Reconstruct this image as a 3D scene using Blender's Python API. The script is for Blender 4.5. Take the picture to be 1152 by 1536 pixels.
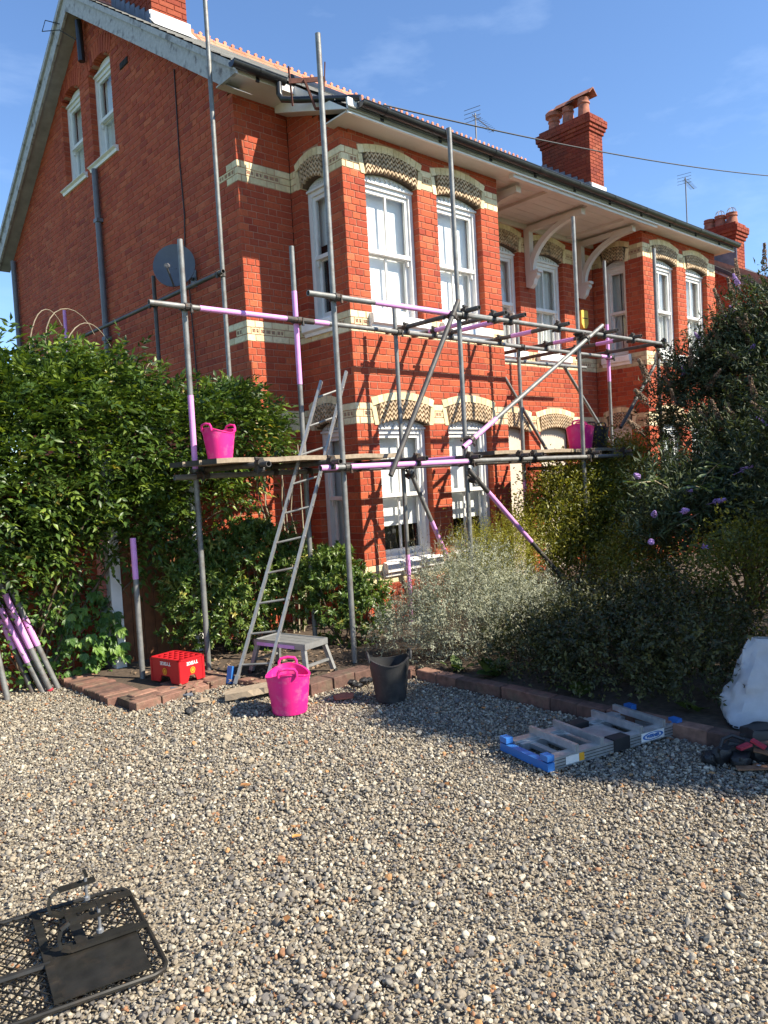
import bpy, math, random
import numpy as np
from mathutils import Vector, Matrix, Quaternion
random.seed(7); RNG = np.random.default_rng(7)
for o in list(bpy.data.objects): bpy.data.objects.remove(o)
SC = bpy.context.scene; COL = SC.collection
# ---------------------------------------------------------------- camera
cam_d = bpy.data.cameras.new('camera'); cam = bpy.data.objects.new('camera', cam_d); COL.objects.link(cam)
cam_d.sensor_fit = 'HORIZONTAL'; cam_d.sensor_width = 36; cam_d.lens = 1143.43/1152*36
cam_d.clip_start = .05; cam_d.clip_end = 600
R_, U_, F_ = Vector((.73954,-.67075,-.05639)), Vector((.07143,-.0051,.99743)), Vector((.66931,.74167,-.04413))
cam.matrix_world = Matrix(((R_.x,U_.x,-F_.x,-5.4109),(R_.y,U_.y,-F_.y,-6.3549),(R_.z,U_.z,-F_.z,1.66),(0,0,0,1)))
SC.camera = cam
# ---------------------------------------------------------------- sky, sun, exposure
SUN = Vector((.53,-1.0,.97)).normalized()
W = bpy.data.worlds.new('World'); SC.world = W; W.use_nodes = True
nt = W.node_tree; nt.nodes.clear()
sky = nt.nodes.new('ShaderNodeTexSky'); sky.sky_type = 'NISHITA'; sky.sun_disc = False
sky.sun_elevation = math.asin(SUN.z); sky.sun_rotation = math.atan2(SUN.x, SUN.y)
sky.air_density = 1.0; sky.dust_density = 0.05; sky.ozone_density = 3.6
tc = nt.nodes.new('ShaderNodeTexCoord'); mp = nt.nodes.new('ShaderNodeMapping'); mp.inputs['Scale'].default_value = (1.0,1.6,4.5)
nz = nt.nodes.new('ShaderNodeTexNoise'); nz.inputs['Scale'].default_value = 2.1; nz.inputs['Detail'].default_value = 7; nz.inputs['Roughness'].default_value = .58
cr = nt.nodes.new('ShaderNodeValToRGB'); cr.color_ramp.elements[0].position = .5; cr.color_ramp.elements[1].position = .82
cr.color_ramp.elements[1].color = (.34,.34,.34,1)
mx = nt.nodes.new('ShaderNodeMixRGB'); mx.inputs[2].default_value = (5.6,6.9,8.8,1)
bg = nt.nodes.new('ShaderNodeBackground'); bg.inputs['Strength'].default_value = .092
wo = nt.nodes.new('ShaderNodeOutputWorld')
L = nt.links.new
L(tc.outputs['Generated'], mp.inputs['Vector']); L(mp.outputs[0], nz.inputs['Vector']); L(nz.outputs[0], cr.inputs[0]); L(cr.outputs[0], mx.inputs[0])
tint = nt.nodes.new('ShaderNodeMixRGB'); tint.blend_type = 'MULTIPLY'; tint.inputs[0].default_value = 1; tint.inputs[2].default_value = (1.0,1.11,1.24,1)
L(sky.outputs[0], tint.inputs[1]); L(tint.outputs[0], mx.inputs[1]); L(mx.outputs[0], bg.inputs['Color']); L(bg.outputs[0], wo.inputs['Surface'])
sd = bpy.data.lights.new('sun','SUN'); sd.energy = 5.0; sd.angle = math.radians(.53); sd.color = (1,.92,.77)
so = bpy.data.objects.new('sun', sd); COL.objects.link(so); so.rotation_euler = (-SUN).to_track_quat('-Z','Y').to_euler(); so.location = (6,-12,14)
SC.view_settings.view_transform = 'Standard'; SC.view_settings.look = 'None'; SC.view_settings.exposure = 1.08; SC.view_settings.gamma = 1
SC.view_settings.use_curve_mapping = False
SC.render.engine = 'CYCLES'
# ---------------------------------------------------------------- materials
def mat(name, color=None, stops=None, src=None, rough=.6, metal=0., var=.18, vscale=9., bump=0., bscale=60., transl=0., spec=.5, stain=0., streak=0., sscale=.9, scol=(.1,.08,.07), wear=None, interp='LINEAR', sub=None):
    """procedural material: flat colour or colour ramp driven by a per-piece tone, plus grain, stains and fine relief"""
    m = bpy.data.materials.new(name); m.use_nodes = True; t = m.node_tree; N = t.nodes; l = t.links.new
    b = N['Principled BSDF']; out = N['Material Output']
    b.inputs['Roughness'].default_value = rough; b.inputs['Metallic'].default_value = metal
    b.inputs['Specular IOR Level'].default_value = spec
    geo = N.new('ShaderNodeNewGeometry')
    if stops:
        r = N.new('ShaderNodeValToRGB'); e = r.color_ramp.elements; r.color_ramp.interpolation = interp
        while len(e) < len(stops): e.new(.5)
        for k,(p,c) in enumerate(stops): e[k].position = p; e[k].color = (*c,1)
        if src == 'obj': s = N.new('ShaderNodeObjectInfo'); l(s.outputs['Random'], r.inputs[0])
        else:
            s = N.new('ShaderNodeAttribute'); s.attribute_name = 'tone'; s.attribute_type = 'INSTANCER' if src == 'inst' else 'GEOMETRY'; l(s.outputs['Fac'], r.inputs[0])
        col = r.outputs[0]
    else:
        rgb = N.new('ShaderNodeRGB'); rgb.outputs[0].default_value = (*color,1); col = rgb.outputs[0]
    if var:
        n = N.new('ShaderNodeTexNoise'); n.inputs['Scale'].default_value = vscale; n.inputs['Detail'].default_value = 5; l(geo.outputs['Position'], n.inputs['Vector'])
        mr = N.new('ShaderNodeMapRange'); mr.inputs[1].default_value = .3; mr.inputs[2].default_value = .7; mr.inputs[3].default_value = 1-var; mr.inputs[4].default_value = 1+var; l(n.outputs[0], mr.inputs[0])
        mu = N.new('ShaderNodeMixRGB'); mu.blend_type = 'MULTIPLY'; mu.inputs[0].default_value = 1; l(col, mu.inputs[1]); l(mr.outputs[0], mu.inputs[2]); col = mu.outputs[0]
    for amt, sc_, c_, lo in ([(stain, sscale, scol, .52)] if stain else []) + ([(wear[0], wear[1], wear[2], wear[3])] if wear else []):
        n = N.new('ShaderNodeTexNoise'); n.inputs['Scale'].default_value = sc_; n.inputs['Detail'].default_value = 8; n.inputs['Roughness'].default_value = .65; l(geo.outputs['Position'], n.inputs['Vector'])
        r2 = N.new('ShaderNodeMapRange'); r2.inputs[1].default_value = lo; r2.inputs[2].default_value = lo+.12; r2.inputs[3].default_value = 0; r2.inputs[4].default_value = amt; l(n.outputs[0], r2.inputs[0])
        mu = N.new('ShaderNodeMixRGB'); l(r2.outputs[0], mu.inputs[0]); l(col, mu.inputs[1]); mu.inputs[2].default_value = (*c_,1); col = mu.outputs[0]
    if streak:
        mpn = N.new('ShaderNodeMapping'); mpn.inputs['Scale'].default_value = (3.2,3.2,.32); l(geo.outputs['Position'], mpn.inputs['Vector'])
        n = N.new('ShaderNodeTexNoise'); n.inputs['Scale'].default_value = 1.0; n.inputs['Detail'].default_value = 6; n.inputs['Roughness'].default_value = .6; l(mpn.outputs[0], n.inputs['Vector'])
        r2 = N.new('ShaderNodeMapRange'); r2.inputs[1].default_value = .5; r2.inputs[2].default_value = .72; r2.inputs[3].default_value = 0; r2.inputs[4].default_value = streak; l(n.outputs[0], r2.inputs[0])
        mu = N.new('ShaderNodeMixRGB'); l(r2.outputs[0], mu.inputs[0]); l(col, mu.inputs[1]); mu.inputs[2].default_value = (*scol,1); col = mu.outputs[0]
    l(col, b.inputs['Base Color'])
    if bump:
        n = N.new('ShaderNodeTexNoise'); n.inputs['Scale'].default_value = bscale; n.inputs['Detail'].default_value = 4; l(geo.outputs['Position'], n.inputs['Vector'])
        bp = N.new('ShaderNodeBump'); bp.inputs['Strength'].default_value = bump; bp.inputs['Distance'].default_value = .01; l(n.outputs[0], bp.inputs['Height']); l(bp.outputs[0], b.inputs['Normal'])
    if transl:
        tr = N.new('ShaderNodeBsdfTranslucent'); hs = N.new('ShaderNodeMixRGB'); hs.blend_type = 'MULTIPLY'; hs.inputs[0].default_value = 1; hs.inputs[2].default_value = (1.25,1.2,.45,1); l(col, hs.inputs[1]); l(hs.outputs[0], tr.inputs['Color'])
        ms = N.new('ShaderNodeMixShader'); ms.inputs[0].default_value = transl; l(b.outputs[0], ms.inputs[1]); l(tr.outputs[0], ms.inputs[2]); l(ms.outputs[0], out.inputs['Surface'])
    return m
M = {}
BR = [(0,(.28,.046,.025)),(.08,(.345,.061,.029)),(.5,(.40,.075,.033)),(.9,(.44,.090,.037)),(1,(.49,.122,.053))]
kw = dict(rough=.85, var=.16, vscale=38, bump=.35, bscale=130, stain=.22, sscale=.8, scol=(.20,.048,.030), spec=.25, streak=.38)
M['brick_d'] = mat('sooty_brick', stops=[(p,(c[0]*.62,c[1]*.62,c[2]*.7)) for p,c in BR], **dict(kw, stain=.4, scol=(.09,.045,.03)))
M['brick'] = mat('brick_red', stops=BR, **kw); M['brick_o'] = mat('brick_red_piece', stops=BR, src='obj', **kw)
M['mortar'] = mat('mortar_pale', (.42,.215,.145), rough=.95, var=.2, vscale=14, bump=.3, spec=.2)
CR = [(0,(.035,.028,.02)),(.25,(.16,.125,.08)),(.5,(.50,.40,.23)),(.75,(.70,.57,.33)),(1,(.78,.66,.42))]
kc = dict(rough=.7, var=.12, vscale=25, bump=.15, bscale=90, stain=.3, sscale=2.2, scol=(.25,.2,.13))
M['cream'] = mat('cream_brick', stops=CR, **kc)
M['cream_o'] = mat('cream_brick_piece', stops=[(0,(.60,.48,.27)),(.5,(.70,.57,.33)),(1,(.78,.66,.42))], src='obj', **kc)
M['zig'] = mat('buff_tile', stops=[(0,(.05,.035,.025)),(.5,(.40,.28,.165)),(1,(.56,.42,.27))], rough=.8, var=.3, vscale=20, stain=.55, sscale=3.2, scol=(.11,.085,.065))
M['white'] = mat('white_paint', (.74,.73,.70), rough=.45, var=.06, vscale=12, wear=(.35,9,(.42,.38,.33),.62))
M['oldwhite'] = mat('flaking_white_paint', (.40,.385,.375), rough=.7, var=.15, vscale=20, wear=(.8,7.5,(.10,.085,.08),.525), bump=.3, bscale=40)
M['stone'] = mat('painted_stone', (.80,.79,.76), rough=.6, var=.08, bump=.2, wear=(.5,6,(.45,.42,.36),.6))
M['soffit'] = mat('soffit_paint', (.60,.555,.51), rough=.65, var=.1, vscale=3, wear=(.3,3,(.5,.42,.34),.56))
M['slate'] = mat('roof_slate', stops=[(0,(.035,.035,.036)),(1,(.10,.098,.092))], rough=.6, var=.3, vscale=12, stain=.4, sscale=5, scol=(.13,.13,.09))
M['ridge'] = mat('ridge_terracotta', stops=[(0,(.50,.17,.09)),(1,(.66,.27,.16))], src='obj', rough=.8, var=.2, vscale=15)
M['gutter'] = mat('black_plastic', (.018,.018,.02), rough=.3, var=.1, stain=.3, sscale=6, scol=(.07,.065,.06))
M['lead'] = mat('lead', (.16,.18,.21), rough=.45, metal=.3, var=.25, vscale=8)
M['leadw'] = mat('pale_lead', (.55,.55,.54), rough=.5, var=.2, vscale=9)
M['pot'] = mat('chimney_pot', (.34,.12,.07), rough=.85, var=.3, vscale=9, stain=.5, sscale=5, scol=(.07,.06,.05))
M['steel'] = mat('galvanised_steel', (.20,.20,.19), rough=.55, metal=.35, var=.22, vscale=14, stain=.55, sscale=9, scol=(.13,.10,.085), bump=.12)
M['steel_d'] = mat('dark_steel_tube', (.085,.08,.075), rough=.6, metal=.35, var=.3, vscale=12, stain=.4, sscale=7, scol=(.2,.13,.09))
M['clamp'] = mat('scaffold_clamp', (.06,.055,.05), rough=.6, metal=.5, var=.4, vscale=30, stain=.5, sscale=20, scol=(.13,.06,.03))
M['pink'] = mat('pink_paint', (.68,.30,.62), rough=.55, var=.1, vscale=9, wear=(.25,22,(.42,.28,.38),.68))
M['vsoffit'] = mat('shaded_soffit', (.30,.28,.27), rough=.8, var=.2, vscale=6)  # soffit paint made darker to put the shade under the verge into the colour
M['rust'] = mat('rust', (.12,.04,.025), rough=.85, var=.4, vscale=20)
M['alu'] = mat('aluminium', (.30,.30,.295), rough=.48, metal=.45, var=.15, vscale=25, wear=(.5,20,(.30,.29,.27),.6))
M['alu_b'] = mat('bright_aluminium', (.52,.53,.53), rough=.36, metal=.7, var=.15, vscale=25, wear=(.4,20,(.30,.29,.27),.6))
M['bluepl'] = mat('blue_plastic', (.03,.15,.44), rough=.45, var=.12)
M['blackpl'] = mat('black_rubber', (.016,.016,.017), rough=.55, var=.3, vscale=15)
M['plank'] = mat('weathered_plank', (.30,.235,.165), rough=.9, var=.22, vscale=22, stain=.4, sscale=5, scol=(.22,.17,.12), bump=.3, bscale=45)
M['gate'] = mat('brown_fence_stain', (.17,.062,.022), rough=.7, var=.3, vscale=12, bump=.25, bscale=40)
M['tub'] = mat('pink_rubber', (.72,.014,.215), rough=.55, var=.08, vscale=6, stain=.22, sscale=11, scol=(.62,.30,.38), wear=(.55,13,(.50,.30,.34),.64))
M['tubk'] = mat('black_tub_rubber', (.022,.022,.023), rough=.6, var=.3, vscale=9, wear=(.5,6,(.075,.07,.065),.55))
M['crate'] = mat('red_crate_plastic', (.43,.010,.016), rough=.45, var=.08, wear=(.3,18,(.3,.02,.02),.62))
M['print'] = mat('white_print', (.78,.75,.70), rough=.5, var=.05)
M['gold'] = mat('yellow_print', (.72,.34,.02), rough=.5, var=.1)
M['soil'] = mat('bed_soil', (.075,.052,.035), rough=1, var=.4, vscale=20, bump=.8, bscale=35)
M['ground'] = mat('gravel_bed', (.24,.20,.145), rough=1, var=.45, vscale=60, bump=1.0, bscale=90)
M['grass'] = mat('lawn_beyond', (.09,.12,.04), rough=1, var=.4, vscale=4)
GR = [(0,(.31,.262,.19)),(.14,(.38,.335,.255)),(.26,(.26,.225,.17)),(.38,(.205,.185,.155)),(.50,(.22,.18,.13)),(.58,(.14,.125,.11)),(.67,(.30,.245,.17)),(.76,(.17,.14,.105)),(.84,(.50,.445,.34)),(.90,(.095,.084,.075)),(.965,(.28,.14,.07)),(.988,(.38,.20,.08))]
M['pebble'] = mat('pebbles', stops=GR, src='inst', interp='CONSTANT', rough=.75, var=.22, vscale=160, spec=.4)
M['kerbbrick'] = mat('kerb_brick', stops=[(0,(.10,.055,.042)),(.5,(.18,.088,.062)),(1,(.27,.145,.10))], src='obj', rough=.9, var=.3, vscale=22, stain=.45, sscale=6, scol=(.12,.11,.07), bump=.4)
M['curtain'] = mat('net_curtain', (.80,.81,.78), rough=.9, var=.05, vscale=4)
M['blind'] = mat('pale_blind', (.86,.86,.84), rough=.8, var=.03, vscale=3)
M['room'] = mat('dark_room', (.03,.03,.032), rough=.9, var=.2)
M['beige'] = mat('beige_door_paint', (.56,.47,.37), rough=.6, var=.06)
M['alarm'] = mat('yellow_plastic', (.72,.50,.10), rough=.4, var=.08)
M['dish'] = mat('grey_dish', (.10,.105,.115), rough=.45, var=.1)
M['grey'] = mat('grey_pipe', (.13,.13,.14), rough=.5, var=.15)
M['bag'] = mat('woven_sack', (.44,.44,.455), rough=.7, var=.08, vscale=14, stain=.35, sscale=5, scol=(.42,.40,.36), bump=.25, bscale=160)
M['leather'] = mat('tan_leather', (.20,.10,.05), rough=.6, var=.3, vscale=25)
M['red'] = mat('red_webbing', (.35,.02,.04), rough=.7, var=.2)
M['iron'] = mat('black_iron', (.028,.026,.022), rough=.42, metal=.4, var=.3, vscale=18, stain=.3, sscale=14, scol=(.07,.05,.035))
M['zinc'] = mat('zinc_bolt', (.6,.6,.6), rough=.3, metal=.8)
M['bark'] = mat('bark', (.12,.085,.055), rough=.95, var=.35, vscale=20)
M['palestem'] = mat('pale_stem', (.30,.25,.17), rough=.9, var=.3, vscale=20)
M['litter'] = mat('dead_leaf', stops=[(0,(.20,.09,.03)),(1,(.55,.24,.06))], src='obj', rough=.8)
def leafmat(name, a, b, c, tr=.3, rough=.42, old=None):
    return mat(name, stops=[(0,a),(.5,b),(.93,c)]+([(.95,old),(1,old)] if old else [(1,c)]), rough=rough, var=.22, vscale=5, transl=tr, spec=.45)
M['lf_climb'] = leafmat('climber_leaf', (.017,.036,.008), (.060,.110,.018), (.21,.28,.04), old=(.34,.27,.06))
M['lf_chois'] = leafmat('evergreen_leaf', (.030,.060,.014), (.095,.16,.032), (.28,.34,.09), rough=.35, old=(.42,.36,.10))
M['lf_creep'] = leafmat('creeper_leaf', (.05,.11,.02), (.10,.20,.03), (.20,.32,.06))
M['lf_creep_o'] = mat('creeper_leaf_piece', stops=[(0,(.045,.10,.022)),(.5,(.10,.20,.035)),(1,(.20,.31,.06))], src='obj', rough=.45, var=.15, vscale=12, transl=.3)
M['lf_silver'] = leafmat('silver_leaf', (.13,.145,.10), (.26,.27,.19), (.45,.44,.31), tr=.15, rough=.8)
M['lf_yel'] = leafmat('yellow_green_leaf', (.12,.13,.012), (.27,.27,.03), (.42,.38,.06))
M['lf_acer'] = leafmat('bronze_green_leaf', (.050,.064,.012), (.135,.150,.024), (.34,.31,.05), tr=.42)
M['lf_budd'] = leafmat('buddleia_leaf', (.016,.027,.010), (.044,.066,.024), (.13,.155,.075), tr=.22, rough=.6)
M['lf_dark'] = leafmat('dark_leaf', (.016,.020,.007), (.048,.054,.016), (.12,.115,.03), tr=.2, rough=.5)
M['fl_purple'] = mat('purple_floret', stops=[(0,(.26,.14,.40)),(1,(.52,.34,.66))], rough=.8, var=.2)
M['fl_brown'] = mat('spent_floret', stops=[(0,(.09,.06,.04)),(1,(.30,.20,.125))], rough=.9, var=.3)
def glassmat():
    m = bpy.data.materials.new('window_glass'); m.use_nodes = True; t = m.node_tree; N = t.nodes; N.clear(); l = t.links.new
    o = N.new('ShaderNodeOutputMaterial'); tr = N.new('ShaderNodeBsdfTransparent'); gl = N.new('ShaderNodeBsdfGlossy'); gl.inputs['Roughness'].default_value = .02
    tr.inputs[0].default_value = (.95,.96,.96,1)
    fr = N.new('ShaderNodeLayerWeight'); pw = N.new('ShaderNodeMath'); pw.operation = 'POWER'; pw.inputs[1].default_value = 4.0; l(fr.outputs['Facing'], pw.inputs[0])
    ad = N.new('ShaderNodeMath'); ad.operation = 'MULTIPLY_ADD'; ad.inputs[1].default_value = .55; ad.inputs[2].default_value = .035
    ms = N.new('ShaderNodeMixShader'); l(pw.outputs[0], ad.inputs[0]); l(ad.outputs[0], ms.inputs[0]); l(tr.outputs[0], ms.inputs[1]); l(gl.outputs[0], ms.inputs[2]); l(ms.outputs[0], o.inputs['Surface'])
    return m
M['glass'] = glassmat()
# ---------------------------------------------------------------- helpers
def tag(o, label=None, cat=None, group=None, kind=None):
    if label: o['label'] = label
    if cat: o['category'] = cat
    if group: o['group'] = group
    if kind: o['kind'] = kind
    return o
def empty(name, loc, label, cat, group=None):
    o = bpy.data.objects.new(name, None); COL.objects.link(o); o.location = loc; o.empty_display_size = .1
    return tag(o, label, cat, group)
def org(p):
    v = Vector((0,0,0))
    while p is not None: v = v + p.location; p = p.parent
    return v
class MB:
    def __init__(s): s.v = []; s.f = []; s.t = []
    def add(s, vs, fs, tone=.5):
        k = len(s.v); s.v += [tuple(p) for p in vs]; s.f += [tuple(i+k for i in f) for f in fs]; s.t += [tone]*len(fs); return s
    def box(s, x0,y0,z0,x1,y1,z1, tone=.5):
        return s.add([(x0,y0,z0),(x1,y0,z0),(x1,y1,z0),(x0,y1,z0),(x0,y0,z1),(x1,y0,z1),(x1,y1,z1),(x0,y1,z1)],
              [(0,3,2,1),(4,5,6,7),(0,1,5,4),(1,2,6,5),(2,3,7,6),(3,0,4,7)], tone)
    def bar(s, a, b, w, h, up=(0,0,1), tone=.5):
        a = Vector(a); b = Vector(b); d = (b-a).normalized(); x = d.cross(Vector(up)).normalized(); y = x.cross(d)
        x = x*w/2; y = y*h/2
        return s.add([a-x-y,a+x-y,a+x+y,a-x+y,b-x-y,b+x-y,b+x+y,b-x+y], [(0,3,2,1),(4,5,6,7),(0,1,5,4),(1,2,6,5),(2,3,7,6),(3,0,4,7)], tone)
    def tube(s, a, b, r0, r1=None, n=10, caps=True, tone=.5):
        a = Vector(a); b = Vector(b); r1 = r0 if r1 is None else r1; d = (b-a).normalized()
        x = d.orthogonal().normalized(); y = d.cross(x)
        vs = [a+(x*math.cos(2*math.pi*k/n)+y*math.sin(2*math.pi*k/n))*r0 for k in range(n)]+[b+(x*math.cos(2*math.pi*k/n)+y*math.sin(2*math.pi*k/n))*r1 for k in range(n)]
        fs = [(k,(k+1)%n,n+(k+1)%n,n+k) for k in range(n)]
        if caps: fs += [tuple(range(n-1,-1,-1)), tuple(range(n,2*n))]
        return s.add(vs, fs, tone)
    def hollow(s, a, b, r, ri, n=14):
        a = Vector(a); b = Vector(b); d = (b-a).normalized(); x = d.orthogonal().normalized(); y = d.cross(x)
        c = [x*math.cos(2*math.pi*k/n)+y*math.sin(2*math.pi*k/n) for k in range(n)]
        vs = [a+q*r for q in c]+[b+q*r for q in c]+[a+q*ri for q in c]+[b+q*ri for q in c]; fs = []
        for k in range(n):
            j = (k+1)%n; fs += [(k,j,n+j,n+k),(2*n+j,2*n+k,3*n+k,3*n+j),(j,k,2*n+k,2*n+j),(n+k,n+j,3*n+j,3*n+k)]
        return s.add(vs, fs)
    def pipe(s, pts, r, n=8, r1=None, tone=.5):
        pts = [Vector(p) for p in pts]; m = len(pts); r1 = r if r1 is None else r1; vs = []; fs = []; x = None
        for i,p in enumerate(pts):
            d = (pts[min(i+1,m-1)]-pts[max(i-1,0)]).normalized()
            x = d.orthogonal().normalized() if x is None else (x-d*x.dot(d)).normalized()
            y = d.cross(x); rr = r+(r1-r)*i/(m-1)
            vs += [p+(x*math.cos(2*math.pi*k/n)+y*math.sin(2*math.pi*k/n))*rr for k in range(n)]
        for i in range(m-1):
            for k in range(n): j = (k+1)%n; fs.append((i*n+k,i*n+j,(i+1)*n+j,(i+1)*n+k))
        fs += [tuple(range(n-1,-1,-1)), tuple(range((m-1)*n,m*n))]
        return s.add(vs, fs, tone)
    def lathe(s, prof, c=(0,0,0), n=24, tone=.5, sx=1, sy=1):
        vs = []; fs = []; m = len(prof)
        for (r,z) in prof: vs += [(c[0]+r*sx*math.cos(2*math.pi*k/n), c[1]+r*sy*math.sin(2*math.pi*k/n), c[2]+z) for k in range(n)]
        for i in range(m-1):
            for k in range(n): j = (k+1)%n; fs.append((i*n+k,i*n+j,(i+1)*n+j,(i+1)*n+k))
        return s.add(vs, fs, tone)
    def prism(s, poly, d0, d1, fn=None, tone=.5):
        """poly in (u,z), extruded from depth d0 to d1; fn maps (u,d,z)"""
        fn = fn or (lambda u,d,z:(u,d,z)); n = len(poly)
        vs = [fn(u,d0,z) for u,z in poly]+[fn(u,d1,z) for u,z in poly]
        fs = [tuple(range(n)), tuple(range(2*n-1,n-1,-1))]+[(k,n+k,n+(k+1)%n,(k+1)%n) for k in range(n)]
        return s.add(vs, fs, tone)
    def mesh(s, name, m, smooth=False, o=(0,0,0)):
        me = bpy.data.meshes.new(name); o = Vector(o)
        me.from_pydata([Vector(p)-o for p in s.v], [], s.f)
        a = me.attributes.new('tone','FLOAT','FACE'); a.data.foreach_set('value', s.t)
        me.materials.append(m)
        if smooth:
            me.polygons.foreach_set('use_smooth', [True]*len(me.polygons))
            me.set_sharp_from_angle(angle=math.radians(40))
        me.update(); return me
    def build(s, name, m, parent=None, smooth=False, kind=None, fix=True):
        me = s.mesh(name, M[m] if isinstance(m,str) else m, smooth, org(parent))
        o = bpy.data.objects.new(name, me); COL.objects.link(o); o.parent = parent
        if kind: o['kind'] = kind
        return o
def inst(name, me, parent, mw):
    """an object sharing mesh me at world matrix mw under a parent whose world transform is a pure translation"""
    o = bpy.data.objects.new(name, me); COL.objects.link(o); o.parent = parent
    o.matrix_basis = Matrix.Translation(-org(parent)) @ mw if parent else mw
    return o
def fixnormals(me):
    import bmesh
    b = bmesh.new(); b.from_mesh(me); bmesh.ops.recalc_face_normals(b, faces=b.faces[:]); b.to_mesh(me); b.free()
def fnum(name, verts, faces, m, tone, parent=None, kind='stuff', smooth=False):
    """big mesh from numpy arrays; faces (n,k)"""
    me = bpy.data.meshes.new(name); nv = len(verts); nf, k = faces.shape
    me.vertices.add(nv); me.vertices.foreach_set('co', (verts-np.array(org(parent))).astype(np.float32).ravel())
    me.loops.add(nf*k); me.loops.foreach_set('vertex_index', faces.astype(np.int32).ravel())
    me.polygons.add(nf); me.polygons.foreach_set('loop_start', np.arange(0,nf*k,k,dtype=np.int32))
    a = me.attributes.new('tone','FLOAT','FACE'); a.data.foreach_set('value', tone.astype(np.float32))
    me.materials.append(M[m]); me.update(calc_edges=True); me.validate()
    if smooth: me.polygons.foreach_set('use_smooth', np.ones(nf,dtype=bool))
    o = bpy.data.objects.new(name, me); COL.objects.link(o); o.parent = parent
    if kind: o['kind'] = kind
    return o
# ================================================================ SETTING: ground
g = MB(); S = 260
g.add([(-S,-S,-.03),(S,-S,-.03),(S,S,-.03),(-S,S,-.03)], [(0,1,2,3)]); tag(g.build('ground','grass'), kind='structure')
g = MB(); nx, ny = 60, 70; X0,X1,Y0,Y1 = -9.5,-.98,-9.5,1.6
vs = [(X0+(X1-X0)*i/nx, Y0+(Y1-Y0)*j/ny, -.012+.006*math.sin(i*.7)*math.cos(j*.5)) for j in range(ny+1) for i in range(nx+1)]
g.add(vs, [(j*(nx+1)+i,j*(nx+1)+i+1,(j+1)*(nx+1)+i+1,(j+1)*(nx+1)+i) for j in range(ny) for i in range(nx)])
tag(g.build('driveway','ground',smooth=True), kind='structure')
# planting bed (soil) behind the brick kerb
g = MB(); poly = [(-3.08,.86),(-3.03,-.70),(-2.12,-.60),(-1.90,-1.37),(-1.20,-1.36),(-.97,-1.78),(-.97,-9.4),(14,-9.4),(14,.95),(-.7,.95)]
n = len(poly); g.add([(x,y,.05) for x,y in poly]+[(x,y,-.1) for x,y in poly], [tuple(range(n))]+[(k,n+k,n+(k+1)%n,(k+1)%n) for k in range(n)])
tag(g.build('flower_bed','soil'), kind='structure')
# brick kerb: every brick its own piece
kerb = empty('kerb', (-1.03,-1.8,0), None, None); kerb['kind'] = 'structure'
kb = {}
def kerb_mesh(l,w,h):
    k = (round(l,3),round(w,3),round(h,3))
    if k not in kb:
        b = MB(); c = .006
        b.add([(-l/2,-w/2,-.04),(l/2,-w/2,-.04),(l/2,w/2,-.04),(-l/2,w/2,-.04),(-l/2,-w/2,h-c),(l/2,-w/2,h-c),(l/2,w/2,h-c),(-l/2,w/2,h-c),
               (-l/2+c,-w/2+c,h),(l/2-c,-w/2+c,h),(l/2-c,w/2-c,h),(-l/2+c,w/2-c,h)],
              [(0,1,5,4),(1,2,6,5),(2,3,7,6),(3,0,4,7),(4,5,9,8),(5,6,10,9),(6,7,11,10),(7,4,8,11),(8,9,10,11)])
        kb[k] = b.mesh('kerb_brick', M['kerbbrick'])
    return kb[k]
def kerb_row(pts, step, l, w, h, jit=.006):
    for a,b in zip(pts,pts[1:]):
        a = Vector((*a,0)); b = Vector((*b,0)); d = b-a; n = max(1,round(d.length/step)); ang = math.atan2(d.y,d.x)
        for k in range(n):
            p = a+d*((k+.5)/n)
            inst('brick', kerb_mesh(l if l>w or l<step else l, w, h), kerb, Matrix.Translation(p+Vector((random.uniform(-jit,jit),random.uniform(-jit,jit),random.uniform(-.007,.005))))@Matrix.Rotation(ang+random.uniform(-.04,.04),4,'Z')@Matrix.Rotation(random.uniform(-.03,.03),4,'X'))
kerb_row([(-1.085,-1.9),(-1.085,-5.4)], .222, .213, .105, .085)
kerb_row([(-1.30,-1.48),(-1.12,-1.85)], .215, .205, .105, .09)
kerb_row([(-1.98,-1.50),(-1.28,-1.47)], .235, .222, .17, .09)
kerb_row([(-2.10,-.80),(-2.00,-1.44)], .22, .21, .11, .06)
kerb_row([(-3.00,-.66),(-2.14,-.56)], .222, .213, .105, .068); kerb_row([(-2.97,-.545),(-2.11,-.445)], .222, .213, .105, .064); kerb_row([(-2.66,-.42),(-2.12,-.335)], .222, .213, .105, .06)
kerb_row([(-3.06,-.77),(-2.16,-.675)], .222, .213, .105, .066)
kerb_row([(-2.97,-.46),(-2.99,.70)], .082, .075, .29, .06, .003)
# pebbles: uncountable, instanced stones
def stone(seed):
    r = random.Random(seed); import bmesh
    b = bmesh.new(); bmesh.ops.create_icosphere(b, subdivisions=2 if seed in (0,1,2) else 1, radius=1)
    ax = Vector((1,r.uniform(.62,.95),r.uniform(.42,.7))); q = [(Vector((r.gauss(0,1),r.gauss(0,1),r.gauss(0,1))).normalized(), r.uniform(.5,.8)) for _ in range(8)]
    for v in b.verts:
        for nrm,dd in q:
            e = v.co.dot(nrm)
            if e > dd: v.co -= nrm*(e-dd)*.95
        v.co = Vector((v.co.x*ax.x, v.co.y*ax.y, v.co.z*ax.z))
    me = bpy.data.meshes.new('pebble'); b.to_mesh(me); b.free(); me.polygons.foreach_set('use_smooth',[seed in (0,5)]*len(me.polygons)); me.materials.append(M['pebble'])
    return bpy.data.objects.new('pebble_shape', me)
pc = bpy.data.collections.new('pebble_shapes')
for s_ in range(9): pc.objects.link(stone(s_))
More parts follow.
